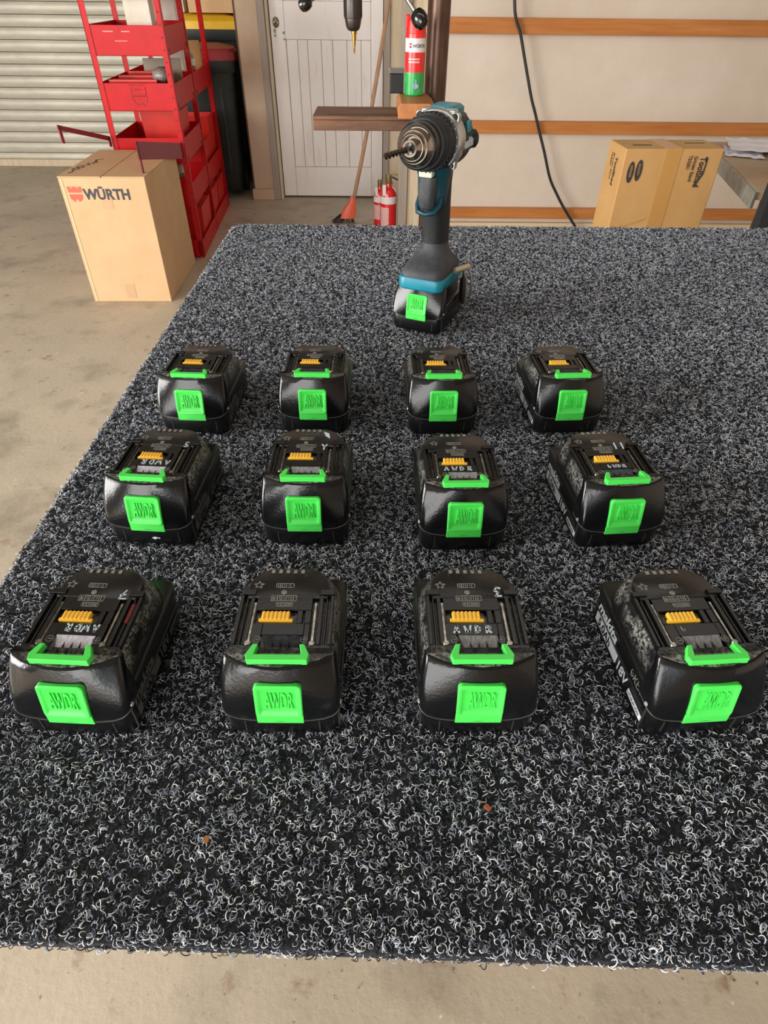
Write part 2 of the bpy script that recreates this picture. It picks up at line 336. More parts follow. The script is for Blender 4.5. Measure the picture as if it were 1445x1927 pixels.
def front_cover():
    rows = []
    for k in range(9):
        s = k/8; z = 60*1.0; w = 37.9-3.2*s**2.4; yc = -.4+9.6*s**1.6; row = []
        cur = 2.0+7.5*s; rc = 7-2*s
        xs_ = [-w, -w, -w, -w+.35, -w+1.2, -w+3, -w*.72, -w*.5, -w*.25, 0]
        # plan line: side, rounded corner, front bow
        pl = [(-w, 20.5), (-w, yc+cur+rc+1)]
        for i in range(5):
            t = pi+pi/2*(i+1)/6; pl.append((-w+rc+rc*cos(t), yc+cur*((w-rc*.5)/w)**2+rc+rc*sin(t)))
        for u in (.72, .5, .25, 0): pl.append((-w*u, yc+cur*u*u))
        pl = pl+[(-x, y) for x, y in pl[::-1][1:]]
        for x, y in pl:
            zb = 20.0+7*min(1, abs(x)/w)**5; row.append((x, y, zb+(60.5-zb)*s))
        rows.append(mm(row))
    top = [(x*.985, y+.0012 if y < .019 else y, .0612) for x, y, z in rows[-1]]; rows.append(top)
    n = len(rows[0]); mb = MB(); vs = [p for r in rows for p in r]; fs = []
    for k in range(len(rows)-1):
        for i in range(n-1): fs.append((k*n+i, k*n+i+1, (k+1)*n+i+1, (k+1)*n+i))
    fs.append(tuple((len(rows)-1)*n+i for i in range(n))); fs.append(tuple(range(n))[::-1])
    bk = [k*n for k in range(len(rows))]+[k*n+n-1 for k in range(len(rows)-1, -1, -1)]; fs.append(tuple(bk))
    mb.add(vs, fs); global TOPROW, BOTROW; BOTROW = [(x*1.004, y-.0002, z) for x, y, z in rows[0]]; TOPROW = [(x*.985, y+.0008, z) for x, y, z in top]; return mb.build('front_cover', B_cover, smooth=38)
def cover_seam(): return MB().tube(BOTROW, .0004, 6).build('cover_seam', mat('seam_wear', '4b4a47', .35))
def cover_lip():
    t = [(x, y, .0611) for x, y, z in TOPROW]; return MB().loft([t, [(x, y, .0616) for x, y, z in t]]).build('cover_lip', B_rim)
def top_plate():
    mb = MB(); B = lambda *a: mb.box(*[c*.001 for c in a])
    z0, z1 = 55.5, 60
    B(-31.5, -13.5, 19.8, 29, z0, z1); B(13.5, 31.5, 19.8, 29, z0, z1); B(-13.5, 13.5, 36.5, 46, z0, z1)
    B(-20.3, -13.5, 29, 46, z0, z1); B(13.5, 17.2, 29, 46, z0, z1); B(-13.5, 13.5, 19.8, 23, z0, 57)
    B(-20.3, -19.2, 46, 57, z0, z1); B(8, 11.6, 46, 57, z0, z1); B(13, 17.2, 46, 57, z0, z1)
    B(-20.3, 17.2, 57, 68, z0, z1)
    return mb.build('top_plate', B_top, bevel=.0004, seg=1)
def deck():
    P = mm(rr(-27.5, 27.5, 67.8, 95, [17, 17, 1, 1], 7)); Q_ = mm(rr(-26.8, 26.8, 68.2, 94.2, [16.5, 16.5, 1, 1], 7))
    return MB().loft([[(x, y, .0555) for x, y in P], [(x, y, .0594) for x, y in P], [(x, y, .060) for x, y in Q_]]).build('deck', B_top, smooth=40)
def rail():
    mb = MB()
    for (a, b, z, e) in ((21.8, 24.6, 60.2, 70), (26.2, 27.6, 59.0, 68), (29.2, 31.6, 60.2, 70)): mb.box(a*.001, b*.001, .029, e*.001, .0555, z*.001)
    mb.box(.0218, .0316, .070, .0745, .0555, .0612)
    return mb.build('slide_rail', B_top, bevel=.0004, seg=1)
def catch(m):
    mb = MB()
    P = [(-.0125, .0365, .0598), (.0125, .0365, .0598), (.0108, .0235, .0575), (-.0108, .0235, .0575)]
    mb.add(P+[(x, y, z-.002) for x, y, z in P], [(0, 1, 2, 3), (4, 7, 6, 5), (0, 4, 5, 1), (1, 5, 6, 2), (2, 6, 7, 3), (3, 7, 4, 0)])
    return mb.build('catch_plate', m, smooth=0)
def catch_teeth():
    mb = MB()
    for x in (-.0052, 0, .0052): mb.add([(x-.0017, .0225, .0576), (x+.0017, .0225, .0576), (x, .0320, .0596), (x, .0225, .0605)], [(0, 1, 2), (0, 2, 3), (1, 3, 2), (0, 3, 1)])
    mb.add([(-.0128, .0365, .0600), (-.0128, .0225, .0600), (-.0085, .0225, .0588)], [(0, 1, 2)])
    mb.box(-.0128, .0128, .0365, .0372, .0595, .0603)
    return mb.build('catch_teeth', B_top, smooth=0)
def connector():
    mb = MB(); mb.box(-.0168, .0055, .0475, .0500, .0575, .0603)
    mb.box(-.0152, .0032, .0490, .0550, .0575, .0610)
    for i in range(7): x = -.0146+.0027*i; mb.box(x, x+.0014, .0486, .0552, .0575, .0614)
    return mb.build('terminal_connector', B_yel, bevel=.0003, seg=1)
def contact(x):
    def fn(): return MB().box(x-.0007, x+.0007, .031, .064, .0556, .0592).lathe([(.0022, 0), (.0018, .0008)], (x, .0300, .0598), n=10).build('contact_strip', B_metal)
    return fn
def screw(x):
    def fn():
        mb = MB().lathe([(.0027, 0), (.0027, .0003), (.0021, .0006)], (x, .0245, .0599), n=14); return mb.build('screw', B_screw)
    return fn
def tri(pts, z): # thin raised strip polygon list
    return [[(x*.001, y*.001) for x, y in pts]]
def stroke(mb, pts, wd, z, h=.0002):
    """flat pen stroke (mm) on a plane z(m) with its small thickness"""
    for (x0, y0), (x1, y1) in zip(pts, pts[1:]):
        d = Vector((x1-x0, y1-y0)); L_ = d.length or 1e-6; d /= L_; nx, ny = -d.y*wd/2, d.x*wd/2; ex, ey = d.x*wd*.3, d.y*wd*.3
        P = [(x0-ex+nx, y0-ey+ny), (x0-ex-nx, y0-ey-ny), (x1+ex-nx, y1+ey-ny), (x1+ex+nx, y1+ey+ny)]
        mb.prism([(a*.001, b*.001) for a, b in P], z-.0001, z+h)
def star_pts(cx, cy, r, ri, n=5):
    return [(cx+(r if i % 2 == 0 else ri)*sin(pi*i/n), cy+(r if i % 2 == 0 else ri)*cos(pi*i/n)) for i in range(2*n)]
def marks():
    mb = MB(); z = .0600; random.seed(11)
    st = star_pts(-21, 79, 3.6, 1.5); stroke(mb, st+[st[0]], .8, z)
    for (x0, x1, y0, y1) in ((-9, 3, 77, 80.5), (-11, 6, 65, 69.5), (-7, 4, 60.2, 63.2)):
        stroke(mb, [(x0, y0), (x1, y0), (x1, y1), (x0, y1), (x0, y0)], .45, z)
        x = x0+1.2
        while x < x1-1:
            stroke(mb, [(x, y0+.9), (x, y1-.9)], .35+random.random()*.5, z); x += 1+random.random()*.8
    mb.lathe([(.0019, 0), (.0019, .0003), (.0012, .0005)], (-.003, .0725, z), n=12)
    for s, x in ((0, -15.5), (1, 14.5)):
        c = [(x+2.3*cos(2*pi*i/14), 33+2.3*sin(2*pi*i/14)) for i in range(15)]; stroke(mb, c, .4, z); stroke(mb, [(x-1.3, 33), (x+1.3, 33)], .5, z)
        if s: stroke(mb, [(x, 31.7), (x, 34.3)], .5, z)
    return tag(mb.build('embossed_mark', B_emb, smooth=0), kind='stuff')
def vents():
    mb = MB()
    for i in range(5): x = -14+5.2*i; mb.box(x*.001, (x+2.4)*.001, .0905, .0935, .0585, .0604)
    return tag(mb.build('vent_slot', B_emb, smooth=0), kind='stuff')
def latch_tab():
    P = [(-18.5, 13.2), (18.5, 13.2), (19.6, 17.6), (16.0, 25.5), (12.8, 25.5), (14.4, 17.8), (-14.4, 17.8), (-12.8, 25.5), (-16.0, 25.5), (-19.6, 17.6)]
    return MB().prism(mm([(a, b) for a, b in P]), .0598, .0658).build('latch_tab', B_green, bevel=.0006)
TILT = radians(11)
MB_BTN = Matrix.Translation((0, -.0016, .0255)) @ Matrix.Rotation(-TILT, 4, 'X')
def latch_button():
    def ring(w, z0, z1, r, y): return [(a*.001, y*.001, b*.001) for a, b in rr(-w, w, z0, z1, r, 4)]
    mb = MB().loft([ring(14.8, 0, 27, 3, 4.5), ring(14.8, 0, 27, 3, .6), ring(14.2, .6, 26.4, 2.6, 0), ring(12.3, 2.6, 24.6, 1.2, 0), ring(12.0, 2.9, 24.2, 1, .2), ring(10.6, 5.4, 23.4, .6, .95)])
    o = mb.build('latch_button', B_green, smooth=40); o.matrix_basis = MB_BTN; return o
def lettering():
    return text('lettering', 'AWDR', .0192, B_green, None, Matrix.Translation((.0004, .0008, .0080)) @ Matrix.Rotation(radians(90), 4, 'X'), depth=.0010, sx=.30, align='CENTER', offset=.0002)
def lip():
    mb = MB(); P = [(-.0155, -.0006), (.0155, -.0006), (.0155, .0025), (-.0155, .0025)]
    mb.loft([[(x*.92, y+.001, .0168) for x, y in P], [(x*.96, y-.0004, .0182) for x, y in P], [(x*.96, y, .0265) for x, y in P]])
    return mb.build('latch_lip', B_green, bevel=.0004, seg=1)
def notches():
    mb = MB()
    for s in (-1, 1): mb.lathe([(.0017, 0), (.0013, .0007)], (s*.0378, .0085, .0285), (s, -.3, .2), 8)
    return tag(mb.build('side_glint', mat('glint_chrome', 'd0d0cc', .25, .6)), kind='stuff')  # pale metal dots put in for the glint at each cover notch
def side_print(s, greyed):
    """printing on the long sides: s=-1 left side, +1 right side"""
    col = B_white if not greyed else mat('grey_print', '5c5e5c', .6)  # right-side print is a darker grey than the left-side print
    x = s*.0369; X = (0, -s*-1, 0) if s > 0 else (0, -1, 0)
    def fr(y, z): return frame((x+s*.0002, y, z), (0, 1, 0) if s > 0 else (0, -1, 0), (0, 0, 1))
    y0 = (lambda t: .012+t) if s > 0 else (lambda t: .096-t)
    objs = []
    t1 = text('print', 'makita', .0125, col, None, fr(y0(0), .0200), depth=.0001, sx=1.05, offset=.0003, shear=.2)
    mb = MB(); L_ = .042
    a, b = sorted((y0(.001), y0(L_))); 
    mb.box(x-.0003, x+.0003, a, b, .0085, .0170)
    a2, b2 = sorted((y0(.066), y0(.088))); band2 = MB().box(x-.0003, x+.0003, a2, b2, .0085, .0130).build('print_band', col, smooth=0)
    band = mb.build('print_band', col, smooth=0)
    t2 = text('print', '5.0Ah', .0100, B_case, None, frame((x+s*.0004, y0(.006), .0095), (0, 1, 0) if s > 0 else (0, -1, 0), (0, 0, 1)), depth=.0001, sx=1.0, offset=.0002)
    t3 = text('print', '18V', .0125, col, None, fr(y0(.044), .0085), depth=.0001, sx=.9, offset=.0002)
    t4 = text('print', 'LITHIUM-ION', .0042, B_case, None, frame((x+s*.0004, y0(.067), .0094), (0, 1, 0) if s > 0 else (0, -1, 0), (0, 0, 1)), depth=.0001, sx=.72)
    return [t1, band, band2, t2, t3, t4]
GLY = {'A': [[(0, 0), (1.2, 4), (2.4, .1)], [(.5, 1.5), (2, 1.5)]], 'W': [[(0, 3.8), (.7, 0), (1.5, 2.4), (2.2, .1), (3, 4)]],
       'D': [[(0, 0), (0, 4), (1.6, 3.4), (2.2, 2), (1.5, .5), (0, 0)]], 'R': [[(0, 0), (.1, 4), (1.8, 3.5), (1.7, 2.2), (.1, 1.9), (2.2, 0)]],
       '2': [[(0, 3.4), (1, 4), (2, 3), (0, 0), (2.3, .2)]], 'L': [[(0, 4), (.2, .2), (1.5, .2), (1.7, 1.8)]], '7': [[(0, 4), (2.6, 4), (1, 0)], [(.6, 2), (2.6, 2.3)]],
       '5': [[(2, 4), (.3, 3.9), (.2, 2.4), (1.7, 2.2), (1.6, .4), (0, 0)]], '3': [[(0, 3.8), (1.8, 3.9), (.8, 2.2), (2, 1.4), (1.2, 0), (0, .4)]],
       '1': [[(.3, 0), (.6, 4)]], 'Y': [[(0, 4), (1, 2), (2.2, 3.8)], [(1, 2), (.8, 0)]], 'G': [[(2, 3.6), (.8, 4), (0, 2), (.8, 0), (2, .5), (2, 1.8), (1.2, 1.8)]],
       'E': [[(2, 4), (0, 4), (.1, 2), (1.6, 2), (.1, 2), (0, 0), (2, .1)]]}
def handwriting(parent, s, x, y, size, flip=False, wd=.9, adv=3.6, m=None, name='handwriting'):
    mb = MB(); random.seed(len(s)+int(x*7)+int(y*3))
    for i, ch in enumerate(s):
        for st in GLY[ch]:
            pts = []
            for a, b in st:
                px = (i*adv+a)*size+random.uniform(-.12, .12); py = b*size+random.uniform(-.12, .12)
                if flip: px, py = -px, -py
                pts.append((x+px, y+py))
            stroke(mb, pts, wd, .0602)
    o = mb.build(name, m or B_ink, parent, smooth=0); return o

def battery_parts(root, catch_key='grey', full=True):
    cached('case', lower_case, root); cached('groove', side_groove, root); cached('cover', front_cover, root); cached('seam', cover_seam, root)
    if full: cached('cover_lip', cover_lip, root)
    b = cached('btn', latch_button, root); cached('let', lettering, b); cached('lip', lip, root); cached('nub_glint', notches, root)
    if full:
        cached('housing', housing, root); cached('plate', top_plate, root); cached('deck', deck, root)
        cached('rail', rail, root)
        def rail_left():
            o = rail();
            o.data.transform(Matrix.Diagonal((-1, 1, 1, 1))); o.data.flip_normals(); return o
        cached('rail_left', rail_left, root)
        cached('catch'+catch_key, lambda: catch({'grey': B_grey, 'light': B_lightcatch, 'dark': B_darkcatch}[catch_key]), root); cached('teeth', catch_teeth, root)
        cached('conn', connector, root); cached('contact_a', contact(-.0210), root); cached('contact_b', contact(.0195), root); cached('screw_a', screw(-.0235), root); cached('screw_b', screw(.0225), root)
        cached('marks', marks, root); cached('vents', vents, root); cached('tab', latch_tab, root)

PR = {}
def add_print(root, s, greyed):
    key = (s, greyed)
    if key not in PR:
        PR[key] = side_print(s, greyed)
        for o in PR[key]: o.parent = root
    else:
        for q in PR[key]:
            o = q.copy(); COL.objects.link(o); o.parent = root

GRP = 'black batteries with green latches in a grid on the carpet'
spec = [
 # x, y, yaw deg, catch, label
 (-.1935, .206, -3, 'light', 'black battery, front row far left, with upside-down pen writing and a bright silver catch'),
 (-.0610, .206, -.5, 'dark', 'black battery without pen writing, front row, second from the left'),
 (.0650, .206, 0, 'grey', 'black battery with upright white pen writing, front row, third from the left'),
 (.2110, .206, 3.5, 'grey', 'black battery with bold white side print, scuffed rim, front row far right'),
 (-.1965, .386, -4, 'light', 'black battery, middle row far left, with upside-down white pen writing'),
 (-.0620, .386, -.5, 'grey', 'black battery with small white check mark, middle row, second from the left'),
 (.0740, .379, 1.0, 'grey', 'black battery with upright smudged pen writing, middle row, third from the left'),
 (.2110, .384, 4.0, 'dark', 'black battery with two white pen strokes on top, middle row far right'),
 (-.1990, .562, -3, 'dark', 'black battery in the back row, far left, beside the table edge'),
 (-.0690, .564, -1, 'dark', 'black battery in the back row, second from the left, no writing'),
 (.0710, .562, 1, 'dark', 'black battery in the back row, third from the left, in front of the drill'),
 (.2090, .565, 3, 'dark', 'black battery in the back row, far right, with white print on its left side'),
]
bats = []
for i, (x, y, a, ck, lab) in enumerate(spec):
    r = empty('battery_pack', (x, y, .9), radians(a), lab, 'battery', GRP); bats.append(r)
    battery_parts(r, ck)
    if x < 0 and i in (0, 4, 8): add_print(r, 1, True)
    if i in (3, 7, 11): add_print(r, -1, False)
    if i in (2, 6, 10): pass
handwriting(bats[0], 'AWDR', 12, 44.8, 1.35, True, wd=1.25, adv=4.4); handwriting(bats[0], '7', 20.5, 75, 1.8, True)
MB().box(.0262, .0285, .048, .064, .0588, .0595).build('red_rub_mark', B_red, bats[0])
handwriting(bats[2], 'AWDR', -15, 38.2, 1.35, False, wd=1.3, adv=5.2); handwriting(bats[2], '3', 20, 77, 2.0, True, wd=1.3)
handwriting(bats[3], 'L', -10, 40, .9, False, wd=.8, m=B_emb)
handwriting(bats[4], 'AWDR', 13.5, 45, 1.5, True, wd=1.2, adv=4.6); handwriting(bats[4], '5', 22, 74, 1.8, True)
handwriting(bats[5], 'Y', 12, 62, 1.9, False, wd=1.3)
MB().prism(mm([(14, 84), (18, 80), (17, 87), (12, 90)]), .0600, .0604).build('paint_chip', B_ink, bats[5])
handwriting(bats[6], 'AWDR', -15, 38.5, 1.3, False, wd=1.1, adv=5.2)
handwriting(bats[7], '11', 9, 66, 2.2, False, wd=1.3, adv=3); handwriting(bats[7], 'LWDR', -7, 38.5, .95, False, wd=.9, adv=4.6)
# scratched word on the left flank of the front right battery
g = handwriting(bats[3], 'GREY', 0, 0, 1.6, False, wd=.45, adv=3.2, m=B_emb, name='scratched_word')
g.matrix_local = frame((-.0375, .034, .0250), (0, -1, 0), (.12, 0, 1)) @ Matrix.Translation((0, 0, -.0600))
MB().prism(mm([(-4, 8), (-1, 6), (0, 8), (3, 7.4), (3.4, 8.4), (-1, 9.4)]), .0000, .0004).build('paint_chip', B_white, bats[4], M=frame((.004, .0018, .0), (1, 0, 0), (0, 0, 1)))

# ---------------------------------------------------------------- cordless drill
D_black = mat('drill_black_rubber', '17181a', .6, h2='35363a', scale=60, contrast=(.5, .9), bump=.1, bscale=600)
D_foot = mat('drill_foot_rubber', '2e2f33', .65, h2='55565a', scale=25, contrast=(.4, .8), bump=.1, bscale=600)
D_teal = mat('teal_plastic', '0e8aa0', .35, h2='0b7488', scale=20); D_tealdark = mat('teal_body', '083c48', .4)
D_chrome = mat('chuck_chrome', 'b9aea2', .18, 1., h2='8d7f72', scale=30); D_alu = mat('gear_case_aluminium', 'c9cbc8', .3, .85, h2='a9aaa6', scale=40)
D_bit = mat('bit_steel', '4c4238', .3, .9)
DR = empty('cordless_drill', (.0755, .875, .9), radians(-24), 'teal and black cordless drill standing upright on its battery, bit fitted', 'drill')
def on_drill(o): o.matrix_basis = Matrix.Translation((0, -.054, 0)) @ o.matrix_basis; return o
for key, fn in (('case', lower_case), ('groove', side_groove), ('cover', front_cover), ('seam', cover_seam), ('lip', lip), ('nub_glint', notches)): on_drill(cached(key, fn, DR))
b = on_drill(cached('btn', latch_button, DR)); cached('let', lettering, b)
for o in [q for q in DR.children if q.name.startswith('case')]: o.name = 'battery_case'
mb = MB(); mb.loft([mm(rr(-31, 31, 14-54, 100-54, 12, 4, 35)), mm(rr(-31, 31, 14-54, 100-54, 12, 4, 58))]).build('battery_neck', B_case, DR)
mb = MB().loft([mm(rr(-32, 32, -46, 45, 12, 5, 56)), mm(rr(-33, 33, -47.5, 47, 12, 5, 58)), mm(rr(-33, 33, -47.5, 47, 12, 5, 70)), mm(rr(-32, 32, -46.5, 46, 12, 5, 72))]); mb.build('teal_band', D_teal, DR)
def ell(cx, cy, a, b, z, n=28, p=2.0, ring=None):
    out = []
    for i in range(n):
        t = 2*pi*(i+.5)/n; c, s_ = cos(t), sin(t); out.append(((cx+a*math.copysign(abs(c)**(2/p), c))*.001, (cy+b*math.copysign(abs(s_)**(2/p), s_))*.001, z*.001))
    return out
MB().loft([ell(0, 11, 17.5, 22, 104, p=2.3), ell(0, 10, 18, 22, 120, p=2.3), ell(0, 8, 18, 22.5, 140, p=2.3), ell(0, 5, 18.2, 24, 160, p=2.3), ell(0, 2, 18.5, 26, 180, p=2.3), ell(0, 0, 20, 28, 200, p=2.3)]).build('handle', D_black, DR, smooth=50)
R = [ell(0, 0, 32, 46, 71, p=5), ell(0, 0, 32, 46, 77, p=5), ell(0, 1, 30, 42, 82, p=4.2), ell(0, 4, 26.5, 33, 88, p=3.2), ell(0, 8, 21.5, 26, 94, p=2.6), ell(0, 10, 18, 22.5, 102, p=2.3), ell(0, 11, 17.8, 22.3, 108, p=2.3)]
MB().loft(R).build('foot', D_foot, DR, smooth=50)
# teal shell behind the trigger, lip under it
mb = MB().loft([ell(0, -13, 12, 10, 154, p=2.4), ell(0, -12, 18, 12, 160, p=2.6), ell(0, -10, 19.2, 14, 174, p=2.8), ell(0, -8, 20.0, 18, 190, p=2.8), ell(0, -4, 23, 30, 204, p=2.6)])
mb.tube([(.014, -.020, .168), (.0145, -.026, .160), (.011, -.034, .1535), (0, -.038, .152), (-.011, -.034, .1535), (-.0145, -.026, .160), (-.014, -.020, .168)], .0032, 8); mb.build('trigger_guard', D_tealdark, DR, smooth=50)
mb = MB().loft([mm(rr(-9, 9, -38, -18, 6, 3, 159)), mm(rr(-10, 10, -41, -18, 7, 3, 164)), mm(rr(-10.5, 10.5, -42, -18, 7, 3, 180)), mm(rr(-10.5, 10.5, -39, -18, 7, 3, 194))]); mb.build('trigger', D_foot, DR, smooth=50)
MB().box(-.0095, .0085, -.041, -.030, .1945, .2025).build('lamp_lens', mat('lamp_lens', 'cfd0b8', .15), DR, bevel=.002)
AX = .2285; FD = (0, -1, 0)
def ax(prof, name, m, n=36, **k): return MB().lathe([(r*.001, z*.001) for r, z in prof], (0, 0, AX), FD, n).build(name, m, DR, **k)
ax([(25, -52), (30, -49), (32.5, -38), (33, -18), (33, 4)], 'motor_housing', D_black)
MB().loft([ell(0, 2, 20, 34, 200, p=3), ell(0, 6, 27, 38, 210, p=3), ell(0, 10, 30, 38, 222, p=3), ell(0, 12, 30, 36, 245, p=3)]).build('body_shell', D_black, DR, smooth=50)
mb = MB().loft([mm(rr(-18, 18, 2, 44, 6, 4, z)) for z in (252, 261)]+[mm(rr(-14, 14, 4, 40, 6, 4, 264.5))]); mb.build('top_cap', D_teal, DR)
MB().box(-.023, .023, .000, .046, .243, .2555).build('top_shell', D_tealdark, DR, bevel=.006)
MB().box(.0285, .0325, .018, .030, .236, .249).build('teal_vent', D_teal, DR, bevel=.001)
MB().box(.0318, .0335, .002, .040, .2175, .2345).build('name_plate', mat('name_plate', '2b2c2e', .5), DR, bevel=.0006)
text('print', 'makita', .0150, B_white, DR, frame((.0337, .004, .2215), (0, 1, 0), (0, 0, 1)), depth=.0004, sx=.85, offset=.0005)
MB().lathe([(.011, 0), (.010, .006), (.006, .009)], (.028, .046, .226), (1, .6, 0), 16).build('brush_cap', D_black, DR)
ax([(32, -7), (34, -5), (34.4, 4), (34, 16), (32.5, 19)], 'gear_case', D_alu)
MB().box(-.0225, .0225, -.009, .004, AX+.018, AX+.0335).build('gear_case', D_alu, DR, bevel=.003)
for (sx, sz) in ((-1, 1), (1, 1), (-1, -1), (1, -1)):
    x, z = sx*.0225, AX+sz*.0255
    lg = MB().loft([[(x+sx*.001*a, -.001, z+sz*.001*b) for a, b in rr(-9, 5, -9, 4.5, 3, 3)], [(x+sx*.001*a, -.011, z+sz*.001*b) for a, b in rr(-9, 5, -9, 4.5, 3, 3)]]).build('screw_lug', D_alu, DR, bevel=.001)
    MB().lathe([(.0038, 0), (.0038, .002), (.003, .003)], (x, -.011, z), FD, 14).build('screw', mat('black_screw', '2a2a2c', .3, .7), lg)
ax([(30, 18), (31.5, 21), (31.8, 28), (31.0, 29), (31.0, 38), (30, 42)], 'mode_ring', D_black)
mb = MB()
for i in range(36):
    t = 2*pi*i/36; mb.box(-.0007, .0007, -.040, -.029, .0305, .0318)
    k0 = len(mb.v)-8
    for j in range(k0, k0+8):
        x, y, z = mb.v[j]; mb.v[j] = (x*cos(t)+z*sin(t), y, -x*sin(t)+z*cos(t)+AX)
tag(mb.build('grip_rib', D_black, DR, smooth=0), kind='stuff')
mb = MB()
for i in range(9):
    t = radians(-20+16*i); mb.lathe([(.0012, 0), (.0010, .0004)], (.0318*cos(t), -.0245, AX+.0318*sin(t)), (cos(t), 0, sin(t)), 6)
tag(mb.build('number_dot', B_white, DR), kind='stuff')
ax([(28.5, 41), (29, 43), (28.6, 54), (27, 58), (24, 59)], 'torque_ring', D_black)
ax([(24, 58), (25, 61), (24.8, 74), (22.5, 77)], 'chuck_sleeve', mat('chuck_black', '1c1b1b', .3))
ax([(21.5, 76), (21.5, 79), (19.5, 84), (17, 86)], 'chuck_body', D_chrome)
ax([(16, 85.5), (16, 88.5), (13.5, 91)], 'chuck_collar', D_chrome)
ax([(12.8, 90.5), (12.2, 94), (8.5, 98)], 'chuck_nose', D_chrome)
ax([(6.4, 97), (6.4, 98.4)], 'chuck_bore', mat('bore_black', '080808', .5))
for i in range(3):
    t = 2*pi*i/3+.4; MB().box(-.0016, .0016, -.1015, -.095, .0030, .0062).build('chuck_jaw', D_chrome, DR, M=Matrix.Translation((0, 0, AX)) @ Matrix.Rotation(t, 4, 'Y'))
# twisted bit
rings = []
for k in range(61):
    y = -.097-.072*k/60; tw = 2*pi*3.0*max(0, k-12)/48; n = 12; pr = []
    for i in range(n):
        t = 2*pi*i/n; rad = .0032
        if k > 12: rad = .0034*(1-.5*abs(sin(t))**1.5)
        if k == 60: rad *= .1
        elif k > 57: rad *= .65
        pr.append((rad*cos(t+tw), y, AX+rad*sin(t+tw)))
    rings.append(pr)
MB().loft(rings).build('drill_bit', D_bit, DR, smooth=60)
piv = Matrix.Translation((0, .02, AX)); TL = piv @ Matrix.Rotation(radians(-3.2), 4, 'X') @ piv.inverted()
for o in list(DR.children):
    if o.name.split('.')[0] in ('motor_housing', 'gear_case', 'screw_lug', 'mode_ring', 'grip_rib', 'number_dot', 'torque_ring', 'chuck_sleeve', 'chuck_body', 'chuck_collar', 'chuck_nose', 'chuck_bore', 'chuck_jaw', 'drill_bit'): o.matrix_basis = TL @ o.matrix_basis
# belt clip with spare bit holder on the right side of the foot
CL = mat('clip_steel', 'a59f92', .3, .9)
mb = MB().tube([(.034, .012, .070), (.046, .012, .070), (.050, .012, .060), (.051, .012, .040), (.050, .012, .018), (.046, .014, .012)], .0013, 6)
mb.tube([(.034, .030, .070), (.046, .030, .070), (.051, .030, .060), (.053, .030, .040), (.051, .030, .018), (.046, .028, .012)], .0013, 6); mb.tube([(.046, .014, .012), (.046, .028, .012)], .0013, 6)
mb.build('belt_clip', CL, DR)
mb = MB().box(.040, .0415, .012, .030, .026, .060); mb.lathe([(.0036, 0), (.0036, .040), (.002, .044)], (.0445, .021, .022), (0, 0, 1), 8); mb.build('bit_holder', mat('holder_black', '2a2623', .4, .5), DR, bevel=.0006)
MB().lathe([(.0038, 0), (.0038, .024)], (.036, -.002, .075), (.6, .8, .1), 10).build('clip_screw', mat('clip_collar', 'b9a98c', .4, .5), DR)

# ---------------------------------------------------------------- cardboard boxes
M_card = mat('cardboard', 'd6b288', .75, h2='c9a276', scale=5, contrast=(.3, .8), bump=.1, bscale=60)
M_card2 = mat('cardboard_darker', 'c49a63', .72, h2='b5884f', scale=7, contrast=(.3, .8), bump=.15, bscale=30)
M_tape = mat('clear_tape', 'b98a4c', .25, spec=.6); M_edge = mat('card_edge', 'e0c49c', .8)
M_ink = mat('black_ink', '33302e', .7); M_inkw = mat('logo_dark', '43424a', .7); M_redink = mat('logo_red', 'd4604a', .6)
bx = empty('cardboard_box', (-1.285, 3.155, 0), radians(1.0), 'tall plain cardboard box with red shield logo standing on the concrete floor', 'box')
W, Dp, Hh = .200, .60, .590
MB().box(-W, W, 0, Dp, 0, Hh-.006).build('carton_body', M_card, bx, bevel=.003)
for (x0, x1) in ((-W-.001, -.002), (.002, W+.001)): MB().box(x0, x1, -.001, Dp+.001, Hh-.006, Hh).build('top_flap', M_card, bx, bevel=.002)
MB().box(-.188, -.186+.004, -.002, 0.0006, .002, Hh-.01).build('glued_edge', M_edge, bx)
MB().box(-.025, .025, -.0012, .001, Hh-.14, Hh-.05).build('tape', mat('tan_tape', 'c9a27a', .5), bx); MB().box(-.025, .025, -.0012, .001, .02, .09).build('tape', MATS['tan_tape'], bx)  # two tape strips on the front, in the tape's own tan
def XZ(x, y, z): return frame((x, y, z), (1, 0, 0), (0, 0, 1))
text('print', 'WÜRTH', .062, M_inkw, bx, XZ(-.098, -.0012, .494), depth=.0005, sx=.93, offset=.0022, spacing=1.02)
sh = empty('tmp', (0, 0, 0)) if False else None
mb = MB()
for poly in ([(-36, 62), (-19, 62), (-19, 54), (-12, 54), (-12, 62), (12, 62), (12, 54), (19, 54), (19, 62), (36, 62), (34, 38), (-34, 38)], [(-34, 31), (34, 31), (30, 12), (14, 2), (8, 0), (8, 10), (-8, 10), (-8, 0), (-14, 2), (-30, 12)]):
    mb.prism([(a*.00092-.137, b*.00105+.482) for a, b in poly], -.0014, .0004, 'y')
mb.build('shield_logo', M_redink, bx, smooth=0)
mb = MB()
for st in ([(-170, 60), (-160, 100), (-178, 130)], [(-165, 130), (-150, 150), (-168, 175), (-182, 150), (-165, 130)], [(-150, 170), (-140, 190), (-160, 215), (-175, 190), (-150, 170)], [(-160, 225), (-128, 235), (-150, 262)], [(-150, 270), (-122, 280)], [(-120, 262), (-128, 330)], [(-110, 290), (-135, 345), (-105, 370)]):
    stroke(mb, st, 5, Hh+.0005, .0008)
mb.build('handwriting', M_inkw, bx, smooth=0)

